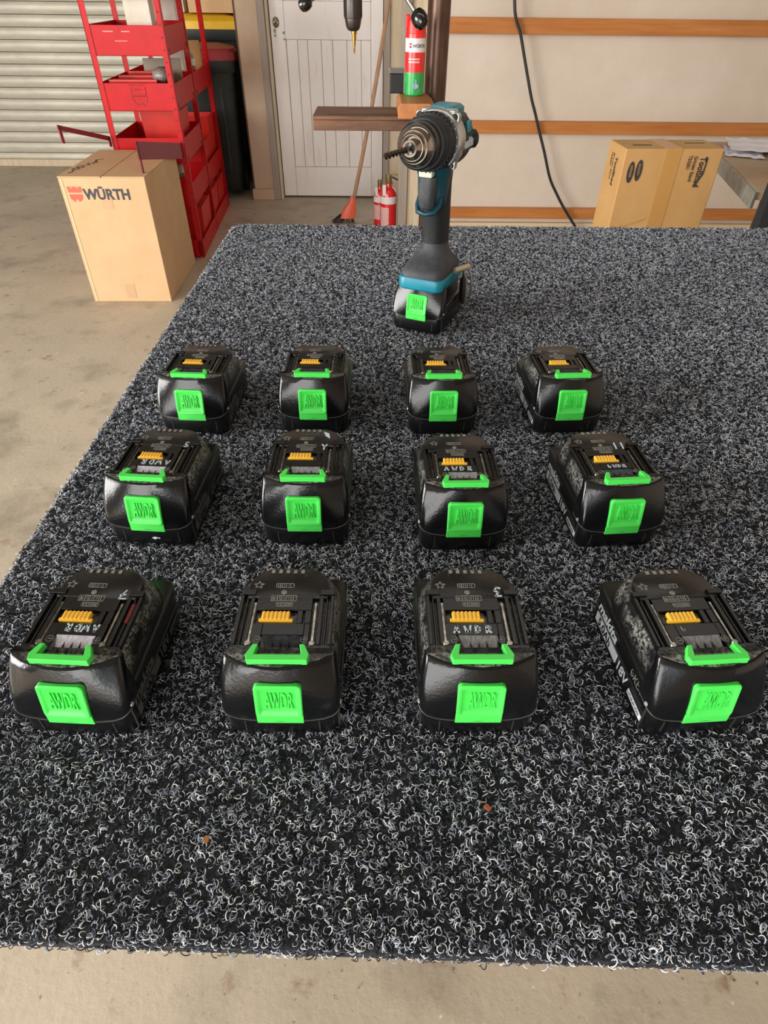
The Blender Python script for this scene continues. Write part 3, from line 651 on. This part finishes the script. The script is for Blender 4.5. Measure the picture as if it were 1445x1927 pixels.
b2 = empty('tool_stand_box', (.765, 2.139, 0), radians(2.2), 'brown taped cardboard box standing upright left of the wooden bench', 'box')
MB().box(0, .311, 0, .15, 0, .9).build('carton_body', M_card2, b2, bevel=.004)
MB().box(.128, .178, -.0012, .152, .3, .9012).build('tape', M_tape, b2)
def dn(x, y, z): return frame((x, y, z), (0, 0, -1), (1, 0, 0))
text('print', 'ToolShed', .027, M_ink, b2, dn(.243, -.0012, .878), depth=.0004, offset=.0008, sx=.82)
text('print', 'Grinder Stand', .0155, M_ink, b2, dn(.222, -.0012, .880), depth=.0004, offset=.0002, sx=.8)
text('print', 'TSGS01', .0155, M_ink, b2, dn(.204, -.0012, .882), depth=.0004, offset=.0002, sx=.8)
MB().prism([(.263, .876), (.2665, .876), (.2665, .83), (.250, .795), (.247, .795), (.262, .83)], -.0014, .0004, 'y').build('print', M_ink, b2)
for (cx, cz) in ((.030, .835), (.055, .840)):
    o = MB().lathe([(1, 0), (1, .0012)], (0, 0, 0), (0, -1, 0), 24).build('oval_mark', M_ink, b2, M=Matrix.Translation((cx, -.0001, cz)) @ Matrix.Diagonal((.0105, 1, .030, 1)))
    text('print', 'NZMADE' if cx < .04 else 'QUALITY', .009, M_card2, b2, dn(cx-.003, -.0018, cz+.020), depth=.0003, sx=.9)
    del o
dl = lambda y, z: frame((-.0008, y, z), (0, 0, -1), (0, -1, 0))
text('print', 'ToolShed', .022, M_ink, b2, dl(.066, .866), depth=.0004, offset=.0006, sx=.95)
text('print', 'Grinder Stand', .012, M_ink, b2, dl(.090, .874), depth=.0004, sx=1.1); text('print', 'TSGS01', .012, M_ink, b2, dl(.108, .874), depth=.0004, sx=1.1)
MB().box(.04, .10, .05, .06, .9, .9008).build('print', M_ink, b2); MB().box(.22, .285, .085, .092, .9, .9008).build('print', M_ink, b2)
mb = MB()
for i in range(6): mb.tube([(.0-.001, -.001, .60+.012*i), (.02+.01*(i % 3), -.0012, .607+.014*i)], .0012, 5)
mb.tube([(.0, -.001, .66), (.12, -.0012, .70)], .0012, 5); mb.tube([(.01, -.001, .63), (.12, -.0012, .655)], .0012, 5)
mb.build('crease', M_tape, b2)

# ---------------------------------------------------------------- red display rack
M_red = mat('red_enamel', 'c90a12', .36, h2='b9080f', scale=12, spec=.25); M_red2 = mat('red_plastic', 'dd2a1c', .35, h2='c9241a', scale=10)
RY = radians(3.18)
rk = empty('display_rack', (-1.059, 3.84, 0), RY, 'tall red metal parts rack with basket shelves behind the tall cardboard box', 'rack')
WR = .385
def post(x, y): 
    o = MB().box(x-.028, x, y, y+.004, 0, 1.46).box(x-.004, x, y, y+.03, 0, 1.46).build('post', M_red, rk)
    mb = MB()
    for k in range(28):
        z = .06+.05*k; mb.box(x-.018, x-.012, y-.0006, y+.001, z, z+.008)
    mb.build('slot_hole', mat('hole_dark', '4a0d0e', .6), o, smooth=0)['kind'] = 'stuff'
def postL(x, y): MB().box(x, x+.028, y, y+.004, 0, 1.46).box(x, x+.004, y, y+.03, 0, 1.46).build('post', M_red, rk)
for y in (0, .545, 1.165): post(0, y); postL(-WR, y)
MB().box(-WR, 0, .0, .03, .01, .10).box(-WR, 0, 1.15, 1.18, .01, .10).box(-.006, 0, 0, 1.18, .0, .09).box(-WR, -WR+.006, 0, 1.18, 0, .09).build('base_frame', M_red, rk)
def basket(y0, y1, z, h=.122):
    o = MB().box(-WR+.003, -.003, y0, y0+.003, z, z+h).box(-WR+.003, -.003, y1-.003, y1, z, z+h).box(-.006, -.003, y0, y1, z, z+h-.006).box(-WR+.003, -WR+.006, y0, y1, z, z+h).box(-WR+.003, -.003, y0, y1, z, z+.004).build('basket_shelf', M_red, rk, bevel=.001)
    MB().box(-.0025, -.0015, y0+.03, y0+.055, z+.008, z+.030).box(-.0025, -.0015, y1-.06, y1-.035, z+.008, z+.030).build('slot_hole', MATS['hole_dark'], o, smooth=0)['kind'] = 'stuff'
    return o
fb = [basket(.004, .545, z) for z in (.285, .510, .755, .990, 1.225)]
for z in (.275, .755): basket(.575, 1.165, z)
MB().box(-.3, -.25, .0025, .0035, 1.085, 1.089).box(-.21, -.17, .0025, .0035, 1.085, 1.089).box(-.25, -.19, .0025, .0035, 1.048, 1.051).build('print', mat('pale_print', 'ec9a92', .5), fb[3])
mb = MB()
def sline(pts, r=.0012): mb.tube([(x, .0036, z) for x, z in pts], r, 5)
sx0, sz0 = -.185, .765
mb2 = [(-.038, .095), (-.038, .062), (.034, .062), (.034, .095)]
sline([(sx0+a, sz0+b) for a, b in mb2]); sline([(sx0-.040, sz0+.056), (sx0+.036, sz0+.056)]); sline([(sx0+a, sz0+b) for a, b in ((-.040, .054), (-.030, .028), (-.014, .014), (-.008, .024), (.008, .024), (.014, .014), (.032, .030), (.036, .054))])
sline([(sx0-.02, sz0+.085), (sx0+.018, sz0+.085)]); sline([(sx0-.045, sz0+.104), (sx0-.01, sz0+.104)], .0008); sline([(sx0+.0, sz0+.104), (sx0+.03, sz0+.104)], .0008)
for v in range(len(mb.v)): x, y, z = mb.v[v]; mb.v[v] = (x, y-.001, z)
mb.build('embossed_shield', mat('emboss_dark', '8a1416', .4), fb[2])
# bracket arms sticking out over the box (kept with the rack)
inv = (Matrix.Translation((-1.059, 3.84, 0)) @ Matrix.Rotation(RY, 4, 'Z')).inverted()
def rl(x, y, z): return tuple(inv @ Vector((x, y, z)))
M_mar = mat('maroon_steel', '8e2a30', .45)
def arm(P, Q_, h, legP, legQ, nm):
    P, Q_ = Vector(P), Vector(Q_); d = (Q_-P).normalized(); n = Vector((-d.y, d.x, 0)).normalized()*.003; mb = MB()
    def slab(a, b, dz0, dz1): 
        vs = [a+n+Vector((0, 0, dz0)), a-n+Vector((0, 0, dz0)), b-n+Vector((0, 0, dz0)), b+n+Vector((0, 0, dz0))]; vt = [v+Vector((0, 0, dz1-dz0)) for v in vs]
        mb.loft([vs, vt])
    slab(P, Q_, -h, 0); slab(P, P+d*.022, -legP, 0); slab(Q_-d*.022, Q_, -legQ, 0)
    mb.v = [tuple(inv @ Vector(v)) for v in mb.v]
    return mb.build(nm, M_mar, rk, bevel=.001)
arm((-1.526, 3.4, .756), (-1.449, 3.82, .641), .022, .075, .05, 'bracket_arm')
arm((-1.110, 3.22, .722), (-1.075, 3.835, .610), .075, .130, .075, 'bracket_arm')

def bin_(name, x0, x1, y0, y1, z0, z1, label, m=None, open_=True):
    t = .004; i = .012
    mb = MB().loft([[(x0+i, y0+i, z0), (x1-i, y0+i, z0), (x1-i, y1-i, z0), (x0+i, y1-i, z0)], [(x0, y0, z1), (x1, y0, z1), (x1, y1, z1), (x0, y1, z1)],
                    [(x0+t, y0+t, z1), (x1-t, y0+t, z1), (x1-t, y1-t, z1), (x0+t, y1-t, z1)], [(x0+i+t, y0+i+t, z0+.005), (x1-i-t, y0+i+t, z0+.005), (x1-i-t, y1-i-t, z0+.005), (x0+i+t, y1-i-t, z0+.005)]])
    o = mb.build(name, m or M_red2, smooth=0, bevel=.0015); o.matrix_world = inv.inverted(); tag(o, label, 'bin', 'red plastic bins on the display rack'); return o
bin_('storage_bin', -.25, -.03, .16, .40, .516, .735, 'open red plastic bin on the rack shelf just above the tall box')
bin_('storage_bin', -.36, -.02, .60, .90, .282, .50, 'red plastic bin on the low rear shelf of the rack')
bin_('storage_bin', -.34, -.008, .20, .50, .002, .235, 'red plastic bin at floor level in the front half of the rack')
bin_('storage_bin', -.34, -.008, .60, .85, .002, .235, 'red plastic bin at floor level in the rear half of the rack, nearer one')
bin_('storage_bin', -.34, -.008, .88, 1.14, .002, .235, 'rearmost red plastic bin at floor level inside the rack')
bin_('storage_bin', -.33, -.02, .92, 1.14, .282, .60, 'tall red plastic bin at the far end of the low rear rack shelf')
for k in range(3):
    o = MB().box(-.335+.03*k, -.09+.005*k, .03+.09*k, .11+.09*k, .762, .884+.010*k).box(-.335+.03*k, -.09+.005*k, .03+.09*k, .034+.09*k, .762, .890+.010*k).build('red_tray', M_red2, bevel=.002); o.matrix_world = inv.inverted()
    tag(o, ('front', 'middle', 'rear')[k]+' one of three red tray inserts standing in the logo basket of the rack', 'tray', 'red tray inserts in the rack basket')
def rack_item(nm, mb, m, label, cat, **k):
    o = mb.build(nm, m, **k); o.matrix_world = inv.inverted(); tag(o, label, cat); return o
M_paper = mat('white_card', 'e6dfd0', .6, h2='d4c9b2', scale=8)
rack_item('white_carton', MB().box(-.20, -.075, .10, .20, .995, 1.222), M_paper, 'cream carton standing on the top visible rack shelf', 'box', bevel=.002)
rack_item('white_carton', MB().box(-.17, -.05, .60, .70, .88, 1.22), M_paper, 'white carton in the rear half of the rack under the yellow bin lid', 'box', bevel=.002)
rack_item('cardboard_sheet', MB().box(-.22, -.02, .34, .36, .76, .955), mat('dull_card', '9d9382', .7), 'flat grey cardboard piece standing in the logo basket of the rack', 'cardboard', bevel=.001)
rack_item('cardboard_sheet', MB().box(-.14, -.012, .93, .99, .76, 1.00), M_card2, 'narrow brown cardboard piece upright on the rear rack shelf', 'cardboard', bevel=.001)
ct = empty('sealant_cartridge', (0, 0, 0), 0, 'red and silver cartridge standing upright on the rear rack shelf', 'cartridge'); ct.matrix_world = inv.inverted() @ Matrix.Translation((-.035, .74, .762))
MB().lathe([(.024, 0), (.024, .13)], n=20).build('tube', mat('cartridge_red', 'a8352f', .35), ct); MB().lathe([(.0243, .13), (.0243, .165)], n=20).build('label_band', M_paper, ct); MB().lathe([(.024, .165), (.018, .185), (.006, .19), (.005, .215)], n=20).build('nozzle', mat('cartridge_grey', '8b8880', .4), ct)
def lump(name, cx, cy, cz, rx, ry, rz, m, label, cat, sd=1):
    random.seed(sd); mb = MB(); n, k = 16, 9; rings = []
    for j in range(k):
        ph = pi*(j+.5)/k-pi/2; rings.append([(cx+rx*cos(ph)*cos(2*pi*i/n)*random.uniform(.84, 1.12), cy+ry*cos(ph)*sin(2*pi*i/n)*random.uniform(.84, 1.12), cz+rz*sin(ph)*random.uniform(.9, 1.05)) for i in range(n)])
    mb.loft(rings); o = mb.build(name, m, smooth=60); o.matrix_world = inv.inverted(); return tag(o, label, cat)
lump('plastic_bag', -.095, .14, .452, .07, .095, .048, mat('white_plastic_bag', 'cfc9b8', .35, h2='b8b09c', scale=20), 'crumpled white plastic bag bulging from the lower front rack basket', 'bag', 3)
lump('wrapped_parts', -.07, .10, .905, .055, .07, .035, mat('clear_wrap', '9b9590', .25, h2='6d655f', scale=70), 'crumpled clear packaging in the logo basket of the rack', 'packaging', 5)

# ---------------------------------------------------------------- wheelie bins and boxes in the alcove
M_bin = mat('dark_green_plastic', '232a26', .5, h2='1a1f1d', scale=6); M_yel = mat('yellow_lid', 'f2c51a', .4, h2='e6b212', scale=8)
def wheelie(loc, rz, lid, label, wd=.58, d=.6, hz=.98):
    r = empty('wheelie_bin', loc, rz, label, 'bin'); w2 = wd/2
    def q(s, z, dy=0): return [(x*s, y*s+dy, z) for x, y in rr(-w2, w2, -d/2, d/2, .05, 3)]
    MB().loft([q(.74, .05, .02), q(.80, .10, .02), q(.93, hz-.12), q(.94, hz-.07)]).build('bin_body', M_bin, r)
    MB().loft([q(1.0, hz-.07), q(1.02, hz-.06), q(1.02, hz), q(.98, hz)]).build('rim', M_bin, r)
    MB().loft([q(1.05, hz), q(1.05, hz+.045), q(.98, hz+.065), q(.5, hz+.085)]).build('lid', lid, r)
    MB().tube([(-w2*.8, d/2+.05, hz-.02), (w2*.8, d/2+.05, hz-.02)], .014, 8).build('handle', M_bin, r)
    for s in (-1, 1): MB().lathe([(.10, 0), (.10, .045)], (s*w2*.80-.022, d/2-.06, .10), (1, 0, 0), 24).build('wheel', mat('wheel_rubber', '141414', .7), r)
    for s in (-1, 1): MB().box(s*w2*.45-.01, s*w2*.45+.01, -d/2*.93, -d/2*.86, .2, hz-.15).build('ribbing', M_bin, r, bevel=.003)
    return r
wheelie((-1.30, 5.88, 0), 0, M_yel, 'dark green wheelie bin with a yellow lid in the corner by the shutter', hz=1.02, wd=.64)
wheelie((-1.225, 5.33, 0), radians(8), mat('dark_red_lid', '8a2226', .45), 'dark wheelie bin with a dull red lid in front of the yellow-lidded one', hz=.87, wd=.44, d=.36)
o = MB().box(-1.36, -.97, 5.66, 5.95, 1.108, 1.42).build('carton', M_card, bevel=.003); tag(o, 'wide cardboard carton lying on the yellow bin lid', 'box')
o = MB().box(-1.60, -1.40, 5.70, 5.95, 1.108, 1.38).build('carton', M_paper, bevel=.003); tag(o, 'pale narrow carton at the left end of the yellow bin lid', 'box')

# ---------------------------------------------------------------- drill press, beam, block, spray can
M_iron = mat('rusty_column', '4a3228', .35, .5, h2='6b5242', scale=14, stretch=(1, 1, .4), contrast=(.35, .7)); M_cast = mat('cast_iron_paint', '3d4244', .5)
dp = empty('drill_press', (.203, 2.6, 0), 0, 'floor standing drill press with rusty brown column behind the cordless drill', 'drill press')
MB().lathe([(.0365, 0), (.0365, 1.5)], n=28).build('column', M_iron, dp)
MB().loft([[(x, y, z) for x, y in rr(-.16-i, .12+i, -.2-i, .12+i, .03, 3)] for z, i in ((0, 0), (.03, 0), (.045, -.03))]).build('base', M_cast, dp)
MB().lathe([(.055, .045), (.050, .14), (.042, .15)], n=24).build('column_socket', M_cast, dp)
MB().box(-.36, -.05, -.20, .10, 1.33, 1.55).build('head', M_cast, dp, bevel=.02)
MB().lathe([(.028, 0), (.028, .09)], (-.283, -.1, 1.26), n=20).build('quill', M_steel, dp)
ck = MB().lathe([(.012, .30-.3), (.019, .004), (.023, .012), (.026, .026), (.026, .030)], (-.283, -.1, 1.160), n=24).build('chuck', mat('chuck_dark_steel', '4f4a46', .35, .8), dp)
MB().lathe([(.0275, 0), (.0285, .004), (.0285, .066), (.026, .072)], (-.283, -.1, 1.190), n=24).build('chuck_sleeve', MATS['chuck_dark_steel'], ck)
mb = MB()
for i in range(24): t = 2*pi*i/24; mb.box(-.001, .001, .0280, .0296, 1.196, 1.252); k0 = len(mb.v)-8; mb.v[k0:] = [(-.283+x*cos(t)-y*sin(t), -.1+x*sin(t)+y*cos(t), z) for x, y, z in mb.v[k0:]]
mb.build('knurling', MATS['chuck_dark_steel'], ck, smooth=0)
MB().lathe([(.0005, 0), (.003, .010), (.003, .022), (.0048, .0225), (.0048, .036), (.0066, .0365), (.0066, .052), (.009, .0525), (.009, .062)], (-.281, -.1, 1.100), n=16).build('step_bit', mat('gold_bit', '9a7436', .35, .85), dp)
K = mat('black_knob', '0d0d0e', .15, coat=.5); hub = Vector((-.203, -.10, 1.345))
MB().lathe([(.03, -.02), (.03, .03)], hub, (1, 0, 0), 20).build('feed_hub', M_steel, dp)
for kp, ks in ((Vector((-.0755, -.22, 1.195)), 1.3), (Vector((-.434, -.10, 1.226)), 1.05)):
    d_ = (kp-hub).normalized(); lv = MB().tube([hub, kp], .0065, 10).build('feed_lever', mat('lever_steel', '8c857b', .3, .9), dp)
    MB().lathe([(a*ks, b*ks) for a, b in [(.008, -.021), (.015, -.016), (.0185, -.006), (.0185, .006), (.014, .015), (.006, .019)]], kp, d_, 20).build('knob', K, lv)
MB().box(-.075, .05, -.22, .04, .865, .902).build('table_bracket', M_cast, dp, bevel=.006); MB().lathe([(.05, .80), (.05, .90)], n=24).build('table_collar', M_cast, dp)
M_beam = mat('dark_hardwood', '80593f', .6, h2='573b2a', scale=6, stretch=(.8, 6, 6), bump=.25, bscale=25)
M_beam2 = None
bm_ = empty('timber_beam', (-.014, 2.45, .903), 0, 'dark brown timber beam lying across the drill press table', 'beam')
MB().box(-.200, .204, -.100, .11, .004, .034).build('beam_body', M_beam, bm_, bevel=.003)
MB().box(-.200, .204, -.100, .11, .0342, .045).build('beam_layer', M_beam, bm_, bevel=.002); MB().box(-.15, .204, -.07, -.066, .0445, .0456).build('crack', M_dark, bm_)
M_block = mat('orange_pine', 'bd7f4c', .5, h2='a76335', scale=5, stretch=(4, 1, 4), bump=.08)
bl = MB().loft([[(x, y+.0, z) for x, z in [(-.060, .0), (.050, .0), (.062, .012), (.062, .028), (.040, .042), (-.050, .042), (-.060, .03)]] for y in (-.135, .118)]).build('wood_block', M_block, bevel=.002)
bl.location = (.125, 2.435, .9485); tag(bl, 'orange pine block with chamfered corners on the dark beam under the spray can', 'wood block')
cn = empty('spray_can', (.1225, 2.50, .9908), 0, 'red and green aerosol spray can standing on the pine block', 'spray can')
cr = .0335
MB().lathe([(.031, 0), (cr, .003), (cr, .064)], n=32).build('green_band', mat('can_green', '1ea04a', .3, coat=.4, h2='58c06a', scale=30, contrast=(.5, .8)), cn)
MB().lathe([(cr, .064), (cr, .118)], n=32).build('red_band', mat('can_red', 'e2231d', .3, coat=.4), cn)
MB().lathe([(cr, .118), (cr, .154)], n=32).build('white_band', mat('can_white', 'dcd8d6', .3, coat=.4), cn)
MB().lathe([(cr, .154), (cr, .165), (.031, .168)], n=32).build('shoulder', MATS['can_red'], cn)
MB().lathe([(.0325, .166), (.032, .195), (.029, .203), (.012, .205)], n=32).build('cap', mat('can_cap', 'ee1c1c', .35), cn); MB().box(-.034, -.020, -.01, .01, .175, .213).build('cap_spout', MATS['can_cap'], cn, bevel=.004)
def wrapt(body, size, m, z, x, **k):
    o = text('print', body, size, m, cn, Matrix.Identity(4), depth=.0002, **k); me = o.data
    for v in me.vertices:
        u, vv, dd = v.co; t = (u+x)/cr; rr_ = cr+.0002+dd; v.co = (rr_*sin(t), -rr_*cos(t), z+vv)
    return o
wrapt('WÜRTH', .0125, M_inkw, .130, -.011, sx=.95, offset=.0003); wrapt('BRAKE CLEANER', .0066, MATS['can_white'], .092, -.021, sx=.85, offset=.0002) if False else None
mb = MB()
for (x0, x1, z0, z1) in ((-.021, -.013, .137, .142), (-.021, -.013, .129, .1345)): mb.box(x0, x1, -.0305, -.0300, z0, z1)
mb.build('shield_logo', MATS['can_red'], cn)
mb = MB()
for z0 in (.090, .098):
    for i in range(9): a = radians(-38+7.2*i); mb.box(-.0013, .0013, -cr-.0005, -cr+.001, z0, z0+.0042); k0 = len(mb.v)-8; mb.v[k0:] = [(x*cos(a)-y*sin(a), x*sin(a)+y*cos(a), z) for x, y, z in mb.v[k0:]]
mb.build('print', MATS['can_white'], cn, smooth=0)
mb = MB()
pic = [[(-10, 20), (-2, 27), (10, 24), (9, 15), (0, 11), (-9, 14)], [(-3, 27), (-1, 38), (2, 38), (3, 27)]]
for pl in pic: mb.prism([(a*.001+.003, b*.001+.008) for a, b in pl], -.0345, -.0300, 'y')
mb.build('label_picture', mat('can_picture', 'a9b4c8', .4, h2='6f7c98', scale=200), cn, smooth=0)
pb = empty('plastic_case', (.066, 2.548, .9908), 0, 'small black plastic case with clear lid beside the spray can', 'case')
MB().box(-.026, .021, -.022, .022, 0, .056).build('case_body', mat('case_black', '141414', .35), pb, bevel=.003); MB().box(-.028, .022, -.024, .024, .056, .070).build('case_lid', mat('case_smoke_lid', '6a6763', .15), pb, bevel=.003)

# ---------------------------------------------------------------- broom, extinguishers, cable
br = empty('broom', (-.20, 4.62, 0), 0, 'broom with wooden handle and orange head leaning beside the white door', 'broom')
def bl_(x, y, z): return (x+.20, y-4.62, z)
M_hd = mat('handle_wood', 'b08a68', .5, h2='9c7554', scale=10, stretch=(5, 5, .5))
P0, P1 = Vector((-.178, 4.60, .10)), Vector((.083, 4.93, 1.28)); pts = [P0.lerp(P1, t)+Vector((.012*sin(pi*t), 0, 0)) for t in (0, .25, .5, .75, 1)]
MB().tube([bl_(*p) for p in pts], .0135, 12).build('handle', M_hd, br)
MB().loft([[bl_(-.215+a, 4.60+b, .03) for a, b in rr(-.05, .05, -.03, .03, .01, 2)], [bl_(-.195+a, 4.60+b, .085) for a, b in rr(-.045, .045, -.027, .027, .01, 2)], [bl_(-.178+a, 4.60+b, .135) for a, b in rr(-.02, .02, -.02, .02, .01, 2)], [bl_(-.172+a, 4.605+b, .165) for a, b in rr(-.017, .017, -.017, .017, .01, 2)]]).build('broom_head', mat('orange_plastic', 'f0603a', .4), br)
mb = MB()
for i in range(60):
    u = random.uniform(-.075, .05); v = random.uniform(-.03, .03); mb.tube([bl_(-.212+u*.7, 4.60+v*.7, .05), bl_(-.225+u*1.4, 4.60+v*1.3, .0)], .002, 4)
o = mb.build('bristles', mat('bristle_black', '2b2724', .8), br, smooth=0); o['kind'] = 'stuff'
M_fr = mat('extinguisher_red', 'd8151a', .25, coat=.6); M_wb = mat('label_white', 'ded6d6', .45)
def ext(loc, sc, label):
    e = empty('fire_extinguisher', loc, 0, label, 'fire extinguisher', 'red fire extinguishers on the floor beside the door'); e.scale = (sc, sc, sc); r = .053
    MB().lathe([(r-.004, 0), (r, .005), (r, .215), (r*.93, .245), (r*.7, .268), (.024, .280), (.020, .300)], n=32).build('cylinder', M_fr, e)
    MB().lathe([(r+.0006, .185), (r+.0006, .228)], n=32, cap=False).build('white_band', M_wb, e)
    MB().lathe([(r+.0005, .0), (r+.0005, .004)], n=32).build('foot_ring', M_dark, e)
    mb = MB()
    for i in range(9):
        a0, a1 = radians(-70+8*i), radians(-70+8*(i+1)); 
        P = [((r+.0008)*sin(a), -(r+.0008)*cos(a), z) for z in (.05, .165) for a in (a0, a1)]; mb.add(P, [(0, 1, 3, 2)])
    mb.build('label_panel', mat('label_text', 'c9867f', .5, h2='e8c8c2', scale=160, stretch=(1, 1, 3)), e)
    MB().lathe([(.018, .298), (.021, .306), (.021, .350)], n=16).build('valve', mat('valve_brass', '9c8a5e', .35, .8), e)
    MB().box(-.05, .020, -.011, .011, .346, .356).build('lower_lever', MATS['valve_brass'], e, M=Matrix.Rotation(radians(12), 4, 'Y')); MB().box(-.058, .020, -.011, .011, .378, .388).build('squeeze_lever', mat('lever_black', '25221f', .4), e, M=Matrix.Rotation(radians(22), 4, 'Y'))
    MB().tube([(.0, .016, .315), (.02, .045, .30), (.022, .062, .24), (.02, .060, .12)], .006, 8).build('hose', K, e)
    MB().box(-.040, -.018, -.046, -.045, .235, .300).build('paper_tag', M_wb, e)
    return e
ext((.071, 4.38, 0), 1.0, 'nearer fire extinguisher with broad white band, seen left of the drill')
ext((.015, 4.56, 0), .80, 'smaller fire extinguisher half hidden behind the nearer one')
cp = [(.72, 4.33, 2.2), (.728, 4.33, 1.6), (.745, 4.33, 1.21), (.80, 4.33, 1.07), (.833, 4.33, .98), (.870, 4.33, .88), (.912, 4.33, .77), (.945, 4.33, .70), (.985, 4.33, .61), (1.04, 4.33, .49), (1.10, 4.33, .35), (1.16, 4.33, .26), (1.22, 4.32, .18), (1.315, 4.31, .07), (1.37, 4.29, .012), (1.5, 4.27, .008)]
cv = bpy.data.curves.new('hanging_cable', 'CURVE')
# smooth the cable with a Catmull-Rom pass
def cat(P, k=5):
    P = [Vector(p) for p in P]; out = []
    for i in range(len(P)-1):
        a, b, c, d = P[max(i-1, 0)], P[i], P[i+1], P[min(i+2, len(P)-1)]
        for j in range(k):
            t = j/k; out.append(.5*((2*b)+(c-a)*t+(2*a-5*b+4*c-d)*t*t+(3*b-a-3*c+d)*t**3))
    return out+[P[-1]]
bpy.data.curves.remove(cv)
tag(MB().tube(cat(cp), .0085, 8).build('hanging_cable', mat('cable_black', '201e1d', .5)), 'black electric cable hanging down in front of the battened wall', 'cable')

# ---------------------------------------------------------------- wooden bench at the right, papers, dark panel
bn = empty('wood_bench', (1.18, 2.07, 0), 0, 'worn wooden bench with grey metal edge strip right of the brown box', 'bench')
P = [(0, 0), (.85, -.05), (.85, .80), (.175, .80)]
M_bt = mat('worn_bench_top', 'b98e6b', .6, h2='a9a08c', scale=7, stretch=(1, 2.5, 1), contrast=(.4, .6), bump=.2)
M_zinc = mat('zinc_edge', '9aa09c', .4, .5, h2='84806f', scale=25)
pl = [(.0, .0), (.17, -.01), (.34, -.02), (.51, -.03), (.68, -.04), (.85, -.05)]
for i in range(5):
    (x0, y0), (x1, y1) = pl[i], pl[i+1]; a = .175*(1-i/5)+0; b = .175*(1-(i+1)/5)
    MB().prism([(x0+.001, y0), (x1-.001, y1), (x1+b*(1)-.001, .80), (x0+a+.001, .80)], .775, .800+.001*(i % 2)).build('board', M_bt, bn, bevel=.002)
MB().prism([(-.012, -.006), (0, -.006), (.175, .80), (.163, .80)], .752, .799).build('edge_strip', M_zinc, bn, bevel=.002)
for (x, y) in ((.34, .08), (.72, .08), (.45, .68), (.72, .68)): MB().box(x, x+.07, y, y+.07, 0, .775).build('leg', M_beam, bn, bevel=.004)
def sheet(pts, z, label, seed):
    random.seed(seed); n = 8; mb = MB(); vs = []
    A, B_, C_, D_ = [Vector(p) for p in pts]
    for j in range(n+1):
        for i in range(n+1):
            p = A.lerp(B_, i/n).lerp(D_.lerp(C_, i/n), j/n); vs.append((p.x, p.y, z+.010*abs(sin(i*1.3+seed)*cos(j*.9+seed))+.002*random.random()))
    k = len(vs); vs += [(x, y, q-.0006) for x, y, q in vs]; fs = []
    for j in range(n):
        for i in range(n): a = j*(n+1)+i; fs += [(a, a+1, a+n+2, a+n+1), (k+a, k+a+n+1, k+a+n+2, k+a+1)]
    mb.add(vs, fs); return tag(mb.build('paper_sheet', mat('white_paper', 'e6e4ea', .6), smooth=60), label, 'paper', 'papers on the wooden bench')
sheet([(1.32, 2.60), (1.60, 2.52), (1.66, 2.74), (1.40, 2.83)], .815, 'crumpled white paper lying at the back of the wooden bench', 2)
sheet([(1.295, 2.58), (1.42, 2.52), (1.48, 2.68), (1.36, 2.74)], .8012, 'second white paper sticking out under the crumpled one', 5)
o = MB().box(1.36, 1.75, 2.18, 2.36, .8015, .830, rz=radians(-8)).build('grey_board', mat('grey_board', 'a8aaa0', .6, h2='8d8b7c', scale=12), bevel=.003); tag(o, 'short grey weathered board lying on the wooden bench', 'board')
pn = MB().prism(rr(1.138, 1.60, 0, .98, [.03, .03, .004, .004], 3), 1.93, 1.965, 'y').build('dark_panel', mat('black_speckled_board', '1d1e20', .85, h2='3b3c3e', scale=260, contrast=(.55, .75), bump=.3, bscale=300), bevel=.004)
tag(pn, 'black speckled upright panel standing in front of the wooden bench', 'panel')

# unseen strip lamp, added on the ceiling to go with the fill light
lampo = empty('fill_strip_lamp', (.4, 1.6, 3.0), 0, 'unseen strip lamp added on the ceiling as fill above the work table', 'lamp')
MB().box(-1.3, 1.3, -.09, .09, .02, .10).build('fill_lamp_housing', M_ceil, lampo, bevel=.005)
# small debris on carpet and floor
random.seed(21)
for (x, y, h, lb, gp) in ((-.098, .1415, 'a06a3a', 'tiny brown leaf fragment on the carpet at its lower left, nearest the front edge', 'leaf'), (.067, .159, 'a0522f', 'tiny reddish crumb on the carpet in front of the third front-row battery', 'crumb')):
    mb = MB(); pts = [(x+0.0022*cos(t)*random.uniform(.5, 1.3), y+.0022*sin(t)*random.uniform(.5, 1.3)) for t in [2*pi*i/7 for i in range(7)]]
    mb.prism(pts, .9005, .9018); tag(mb.build('leaf_fragment' if gp == 'leaf' else 'crumb', mat('debris_'+gp, h, .8), smooth=0), lb, 'debris')
